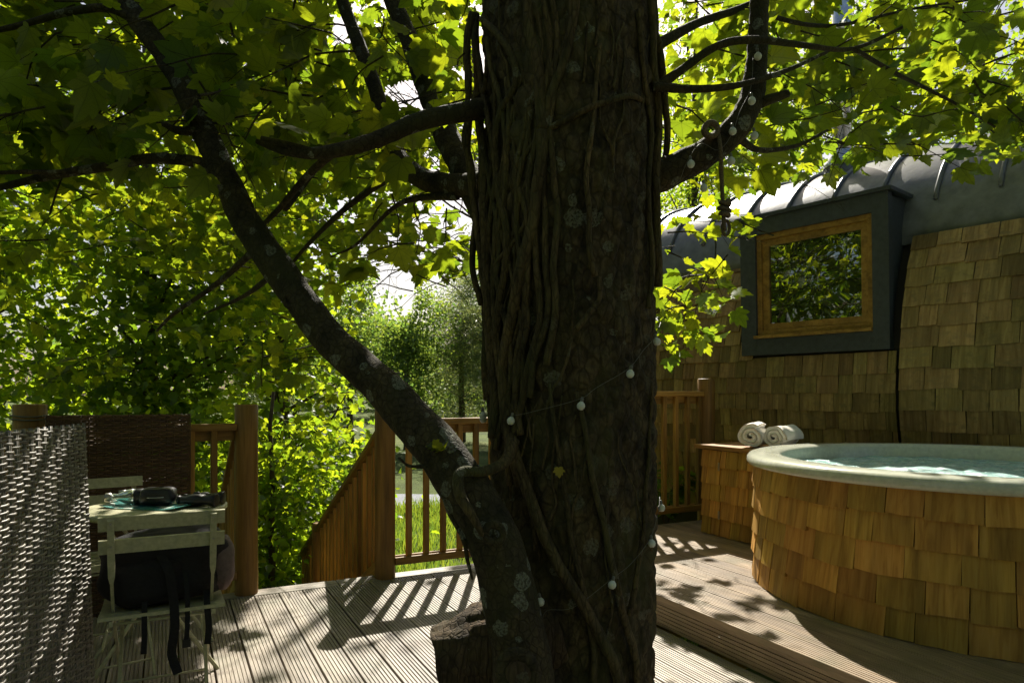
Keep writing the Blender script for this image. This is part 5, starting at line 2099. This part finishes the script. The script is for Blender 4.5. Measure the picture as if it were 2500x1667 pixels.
def bg_tree(name, label, base, h, crowns, leafsz, tmpl, mat, group, trunk_r0=0.14, lean=(0, 0), cat='tree', n_br=14, check=True, flat=0.22, cl_r=(0.45, 0.9), shell=0.55, bark='far_bark'):
    b = Vector(base)
    t = thing(name, b, label, cat, group)
    tops = [b - Z * 0.2]
    rad = [trunk_r0 * 1.25]
    for k in range(1, 8):
        f = k / 7
        tops.append(b + Vector((lean[0] * f + 0.12 * noise.noise(Vector((f * 3, b.x, b.y))), lean[1] * f + 0.12 * noise.noise(Vector((f * 3, b.y, b.x))), h * f)))
        rad.append(trunk_r0 * (1 - 0.8 * f) + 0.01)
    part('trunk', MB().tube(tops, rad, 10, True, 0.08), M[bark], t, True)
    PP = []
    br = MB()
    for (c, r, ncl, per) in crowns:
        res = crown_leaves(c, r, ncl, per, leafsz, flat, cl_r, shell)
        PP.append(res)
        cc = res[4]
        pick = rng.choice(len(cc), min(n_br, len(cc)), replace=False)
        for j in pick:
            tgt = Vector(cc[j])
            f = max(0.15, min(0.95, (tgt.z - b.z) / h * 0.75))
            s0 = b + Vector((lean[0] * f, lean[1] * f, h * f))
            mid = (s0 + tgt) / 2 + Vector(rng.normal(0, 0.15, 3))
            rr = trunk_r0 * 0.30 * (1 - f * 0.6)
            q, r_ = spline([(s0, rr), (mid, rr * 0.6), (tgt, rr * 0.2)], 4)
            br.tube(q, r_, 5, False)
    if br.v:
        o = part('branches', br, M[bark], t, True)
        o['kind'] = 'stuff'
    pos = np.concatenate([x[0] for x in PP]); nr = np.concatenate([x[1] for x in PP]); d = np.concatenate([x[2] for x in PP]); s = np.concatenate([x[3] for x in PP])
    k = np.ones(len(pos), bool)
    k &= pos[:, 2] > GZ + 0.02
    if check:
        k &= ~(sun_open(pos) & (rng.random(len(pos)) > 0.08))
    # nothing grows inside the deck, cabin or tub
    u_ = pos[:, 0] * U.x + pos[:, 1] * U.y
    v_ = pos[:, 0] * V.x + pos[:, 1] * V.y
    k &= ~((u_ > -1.0) & (u_ < 5.0) & (v_ > -2.5) & (v_ < 4.75) & (pos[:, 2] < 2.3) & (pos[:, 2] > -0.3))
    o_ = (pos[:, 0] - W0.x) * NW.x + (pos[:, 1] - W0.y) * NW.y
    s_ = (pos[:, 0] - W0.x) * E.x + (pos[:, 1] - W0.y) * E.y
    k &= ~((o_ > -0.35) & (o_ < 3.3) & (s_ > -4.1) & (s_ < 2.6) & (pos[:, 2] < 3.9))
    sx, sy = screen(pos)
    k &= ~((pos[:, 1] > 0) & (np.hypot((sx - 905) / 50, (sy - 665) / 75) < 1))
    k &= ~((pos[:, 1] > 0) & ((np.hypot((sx - 950) / 75, (sy - 215) / 45) < 1) | (np.hypot((sx - 790) / 30, (sy - 70) / 35) < 1)))
    k &= ~((pos[:, 1] > 0) & (pos[:, 1] < 20) & (sx > 830) & (sx < 1130) & (sy > 700) & (sy < 960) & (pos[:, 0] > -3.2))
    pos, nr, d, s = pos[k], nr[k], d[k], s[k]
    me = leaves_mesh('crown', pos, nr, d, s, tmpl, b)
    o = mobj('crown', me, M[mat], t)
    o['kind'] = 'stuff'
    return len(pos)


tot = 0
G1 = 'woodland trees left of the deck'
tot += bg_tree('sycamore_tree', 'tall leafy sycamore just beyond the left balustrade, lower branches at rail height', (-4.9, 9.2, GZ), 7.6, [((-4.9, 9.0, 3.2), (2.8, 1.0, 2.9), 165, 48), ((-4.6, 8.4, 0.8), (2.2, 0.6, 1.4), 60, 48)], 0.115, T_MID, 'leaf_mid', G1)
tot += bg_tree('sycamore_tree', 'dense dark sycamore filling the far left above the wicker screens', (-8.0, 9.4, GZ), 8.5, [((-7.8, 9.4, 2.6), (2.8, 1.1, 3.8), 190, 48)], 0.125, T_MID, 'leaf_mid', G1)
tot += bg_tree('sycamore_tree', 'sunlit sycamore between the stair and the leaning limb', (-3.6, 10.6, GZ), 7.0, [((-3.7, 10.4, 2.7), (1.8, 1.1, 2.5), 110, 44), ((-3.0, 9.8, 0.3), (1.3, 0.8, 1.2), 50, 44)], 0.125, T_MID, 'leaf_mid', G1)
tot += bg_tree('sycamore_tree', 'bright sycamore whose crown fills the top centre behind the upper branches', (0.7, 12.0, GZ), 9.5, [((-2.2, 11.8, 6.0), (3.0, 1.4, 2.3), 190, 46)], 0.13, T_MID, 'leaf_mid', G1, lean=(-1.6, 0))
tot += bg_tree('sycamore_tree', 'large sycamore at the outer left, seen only as a green edge', (-8.5, 4.2, GZ), 9.0, [((-8.3, 4.0, 3.4), (2.3, 2.4, 3.8), 170, 46)], 0.13, T_MID, 'leaf_mid', G1)
tot += bg_tree('sycamore_tree', 'slim sycamore left of the deck, mirrored in the dormer window', (-9.0, -1.2, GZ), 9.0, [((-8.8, -1.0, 3.8), (2.2, 2.2, 3.4), 120, 46)], 0.13, T_MID, 'leaf_mid', G1, trunk_r0=0.12)
tot += bg_tree('sycamore_tree', 'unseen sycamore added behind the viewer to shade the deck', (-2.5, -6.5, GZ), 9.0, [((-2.5, -6.3, 3.8), (4.4, 1.6, 4.4), 300, 40)], 0.15, T_MID, 'leaf_mid', G1)  # added out of view for shade and reflection, dense to hold back sky light
tot += bg_tree('sycamore_tree', 'unseen sycamore added behind the viewer for shade on the tub side', (4.5, -5.5, GZ), 9.0, [((4.5, -5.5, 3.8), (3.8, 1.8, 4.4), 260, 40)], 0.15, T_MID, 'leaf_mid', G1)  # second unseen tree, added to keep light from behind low
G2 = 'young shrubs by the stair'
tot += bg_tree('hazel_shrub', 'bright hazel shrub beside the stair, directly right of the round gate post', (-2.6, 7.4, GZ), 2.6, [((-2.6, 7.4, 0.1), (0.95, 0.9, 1.3), 70, 44)], 0.085, T_MID, 'leaf_mid', G2, 0.035, cat='shrub', n_br=20, cl_r=(0.25, 0.5))
tot += bg_tree('hazel_shrub', 'leafy shrub behind the left balustrade balusters', (-3.6, 6.0, GZ), 2.4, [((-3.5, 6.1, -0.1), (1.0, 0.8, 1.2), 60, 44)], 0.085, T_MID, 'leaf_mid', G2, 0.035, cat='shrub', n_br=20, cl_r=(0.25, 0.5))
tot += bg_tree('hazel_shrub', 'shrub lower down the slope behind the stair newel', (-3.3, 9.3, GZ), 2.2, [((-3.2, 9.0, -0.3), (1.2, 0.9, 1.0), 60, 44)], 0.085, T_MID, 'leaf_mid', G2, 0.035, cat='shrub', n_br=20, cl_r=(0.25, 0.5))
G3 = 'far trees across the path'
k3 = [(-4.6, 30, 7.5, 0), (-2.5, 34, 8.6, 1), (-0.6, 31, 10.5, 1), (1.8, 33, 12.0, 0), (-7.8, 33, 9.0, 0), (4.5, 36, 11.0, 1), (-11.0, 31, 9.0, 1)]
lab3 = ['pale far tree at the left of the view beneath the leaning limb', 'grey green pine in the middle of the far view', 'tall pine right beside the trunk in the far view', 'tall far tree hidden behind the trunk', 'far tree mostly hidden by the leaning limb', 'far pine hidden behind the trunk', 'far pine screened by the left sycamores']
for (x, y, h, kind), lab in zip(k3, lab3):
    b = (x, y, gh(x, y))
    if kind == 0:
        tot += bg_tree('ash_tree', lab, b, h * 0.78, [((x, y, b[2] + h * 0.6), (h * 0.26, h * 0.26, h * 0.42), 150, 66)], 0.17, T_FAR, 'leaf_far', G3, 0.16, cl_r=(0.5, 0.95), check=False, flat=0.35)
    else:
        tot += bg_tree('pine_tree', lab, b, h * 0.85, [((x, y, b[2] + h * 0.55), (h * 0.24, h * 0.22, h * 0.46), 170, 110)], 0.26, (T_NEEDLE[0] * np.array([1.6, 1, 1], dtype=np.float32), T_NEEDLE[1]), 'pine', G3, 0.17, cl_r=(0.4, 0.8), check=False, flat=0.4, n_br=26)
G4 = 'slender trees behind the cabin'
k4 = [(3.6, 13.5, 11), (5.4, 15.0, 12), (6.6, 12.2, 11), (8.2, 13.6, 12), (9.8, 12.0, 11), (11.5, 14.5, 12), (4.6, 18.0, 13), (7.4, 18.5, 13), (13.6, 13.0, 11)]
lab4 = ['slender tree behind the cabin roof, nearest the great trunk', 'slender tree behind the cabin roof left of the flue', 'slender tree directly behind the flue pipe', 'slender tree behind the cabin roof right of the flue', 'slender tree behind the roof towards the right edge', 'slender tree at the top right corner behind the cabin', 'thin far trunk behind the roof left of the flue', 'thin far trunk behind the roof right of the flue', 'slender tree past the right edge behind the cabin']
for (x, y, h), lab in zip(k4, lab4):
    tot += bg_tree('birch_tree', lab, (x, y, GZ), h, [((x, y, h * 0.46), (1.9, 1.5, h * 0.46), 135, 62)], 0.10, T_FAR, 'leaf_mid', G4, 0.09, cl_r=(0.4, 0.8), flat=0.3, n_br=22)
print('bg leaves', tot)

# far wood closing the horizon
Pp, Nn, Dd, Ss = [], [], [], []
for i in range(90):
    a = rng.uniform(-1.25, 1.25)
    d = rng.uniform(55, 85)
    x, y = d * math.sin(a), d * math.cos(a)
    hh = rng.uniform(7, 13) if a < -0.15 or a > 0.02 else rng.uniform(4.5, 7.5)
    res = crown_leaves((x, y, GZ + 0.9 + hh * 0.5), (3.6, 3.6, hh * 0.52), 26, 40, 0.55, 0.5, (1.0, 1.8))
    Pp.append(res[0]); Nn.append(res[1]); Dd.append(res[2]); Ss.append(res[3])
me = leaves_mesh('far_wood', np.concatenate(Pp), np.concatenate(Nn), np.concatenate(Dd), np.concatenate(Ss), T_FAR, (0, 0, 0))
o = mobj('far_wood', me, M['leaf_far'])
tag(o, 'distant mass of trees closing the horizon', 'trees', kind='stuff')

# grass beyond the deck
n = 42000
gxv = rng.uniform(-6, 3.5, n)
gyv = 5.2 + 12.5 * rng.random(n) ** 0.8
u_ = gxv * U.x + gyv * U.y
v_ = gxv * V.x + gyv * V.y
k = ~((v_ < 4.6)) & ~((u_ > 0.35) & (u_ < 1.35) & (v_ < 7.4)) & ~((gyv > 15.3) & (gyv < 18.0))
gxv, gyv = gxv[k], gyv[k]
gz = np.array([gh(a, b) for a, b in zip(gxv, gyv)])
pp = np.stack([gxv, gyv, gz], 1)
m = len(pp)
dirs = np.stack([rng.normal(0, 0.35, m), rng.normal(0, 0.35, m), np.ones(m)], 1)
nn = np.stack([rng.normal(0, 1, m), rng.normal(0, 1, m) - 0.6, rng.normal(0, 0.2, m)], 1)
patch = np.array([noise.noise(Vector((a * 0.8, b * 0.8, 5))) for a, b in zip(gxv, gyv)])
size = (0.22 + 0.20 * patch) * rng.uniform(0.6, 1.4, m)
T_BLADE = (np.array([(0.04, 0, 0), (-0.04, 0, 0), (0.032, 0.5, 0.03), (-0.032, 0.5, 0.03), (0.0, 1, 0.18)], dtype=np.float32), np.array([(0, 1, 2), (2, 1, 3), (2, 3, 4)], dtype=np.int32))
me = leaves_mesh('grass', pp, nn, dirs, np.maximum(size, 0.06), T_BLADE, (0, 0, 0))
o = mobj('grass', me, M['grass'])
tag(o, 'sunlit long grass beyond the balustrade', 'grass', kind='stuff')

# ferny undergrowth by the cabin foot
def low_plant(name, label, x, y, z, nleaf, rad, group):
    b = Vector((x, y, z))
    t = thing(name, b, label, 'plant', group)
    mb = MB()
    P_, N_, D_, Z_ = [], [], [], []
    for i in range(nleaf):
        a = rng.uniform(0, 6.28)
        hgt = rng.uniform(0.25, 0.7)
        tip = b + Vector((math.cos(a) * rad * rng.uniform(0.3, 1), math.sin(a) * rad * rng.uniform(0.3, 1), hgt))
        q, r_ = spline([(b, 0.004), ((b + tip) / 2 + Z * 0.08, 0.003), (tip, 0.0015)], 4)
        mb.tube(q, r_, 4, False)
        for k in range(2, len(q)):
            for s in (-1, 1):
                P_.append(tuple(q[k])); D_.append((math.cos(a) + s * math.sin(a), math.sin(a) - s * math.cos(a), -0.2)); N_.append((rng.normal(0, 0.3), rng.normal(0, 0.3), 1)); Z_.append(rng.uniform(0.06, 0.11))
    part('stems', mb, M['far_bark'], t)
    me = leaves_mesh('leaves', np.array(P_), np.array(N_), np.array(D_), np.array(Z_), T_MID, b)
    o = mobj('leaves', me, M['leaf_mid'], t)
    o['kind'] = 'stuff'


for i, (x, y) in enumerate(((1.0, 7.2), (1.55, 6.9), (0.6, 6.6), (2.1, 6.4))):
    low_plant('woodland_plant', ['leafy plant under the raised balustrade, left one', 'leafy plant by the cabin foot under the raised balustrade', 'leafy plant beyond the balustrade hidden by the trunk', 'leafy plant between cabinet and cabin wall'][i], x, y, -0.15 if i != 3 else 0.0, 16, 0.35, 'plants at the cabin foot')
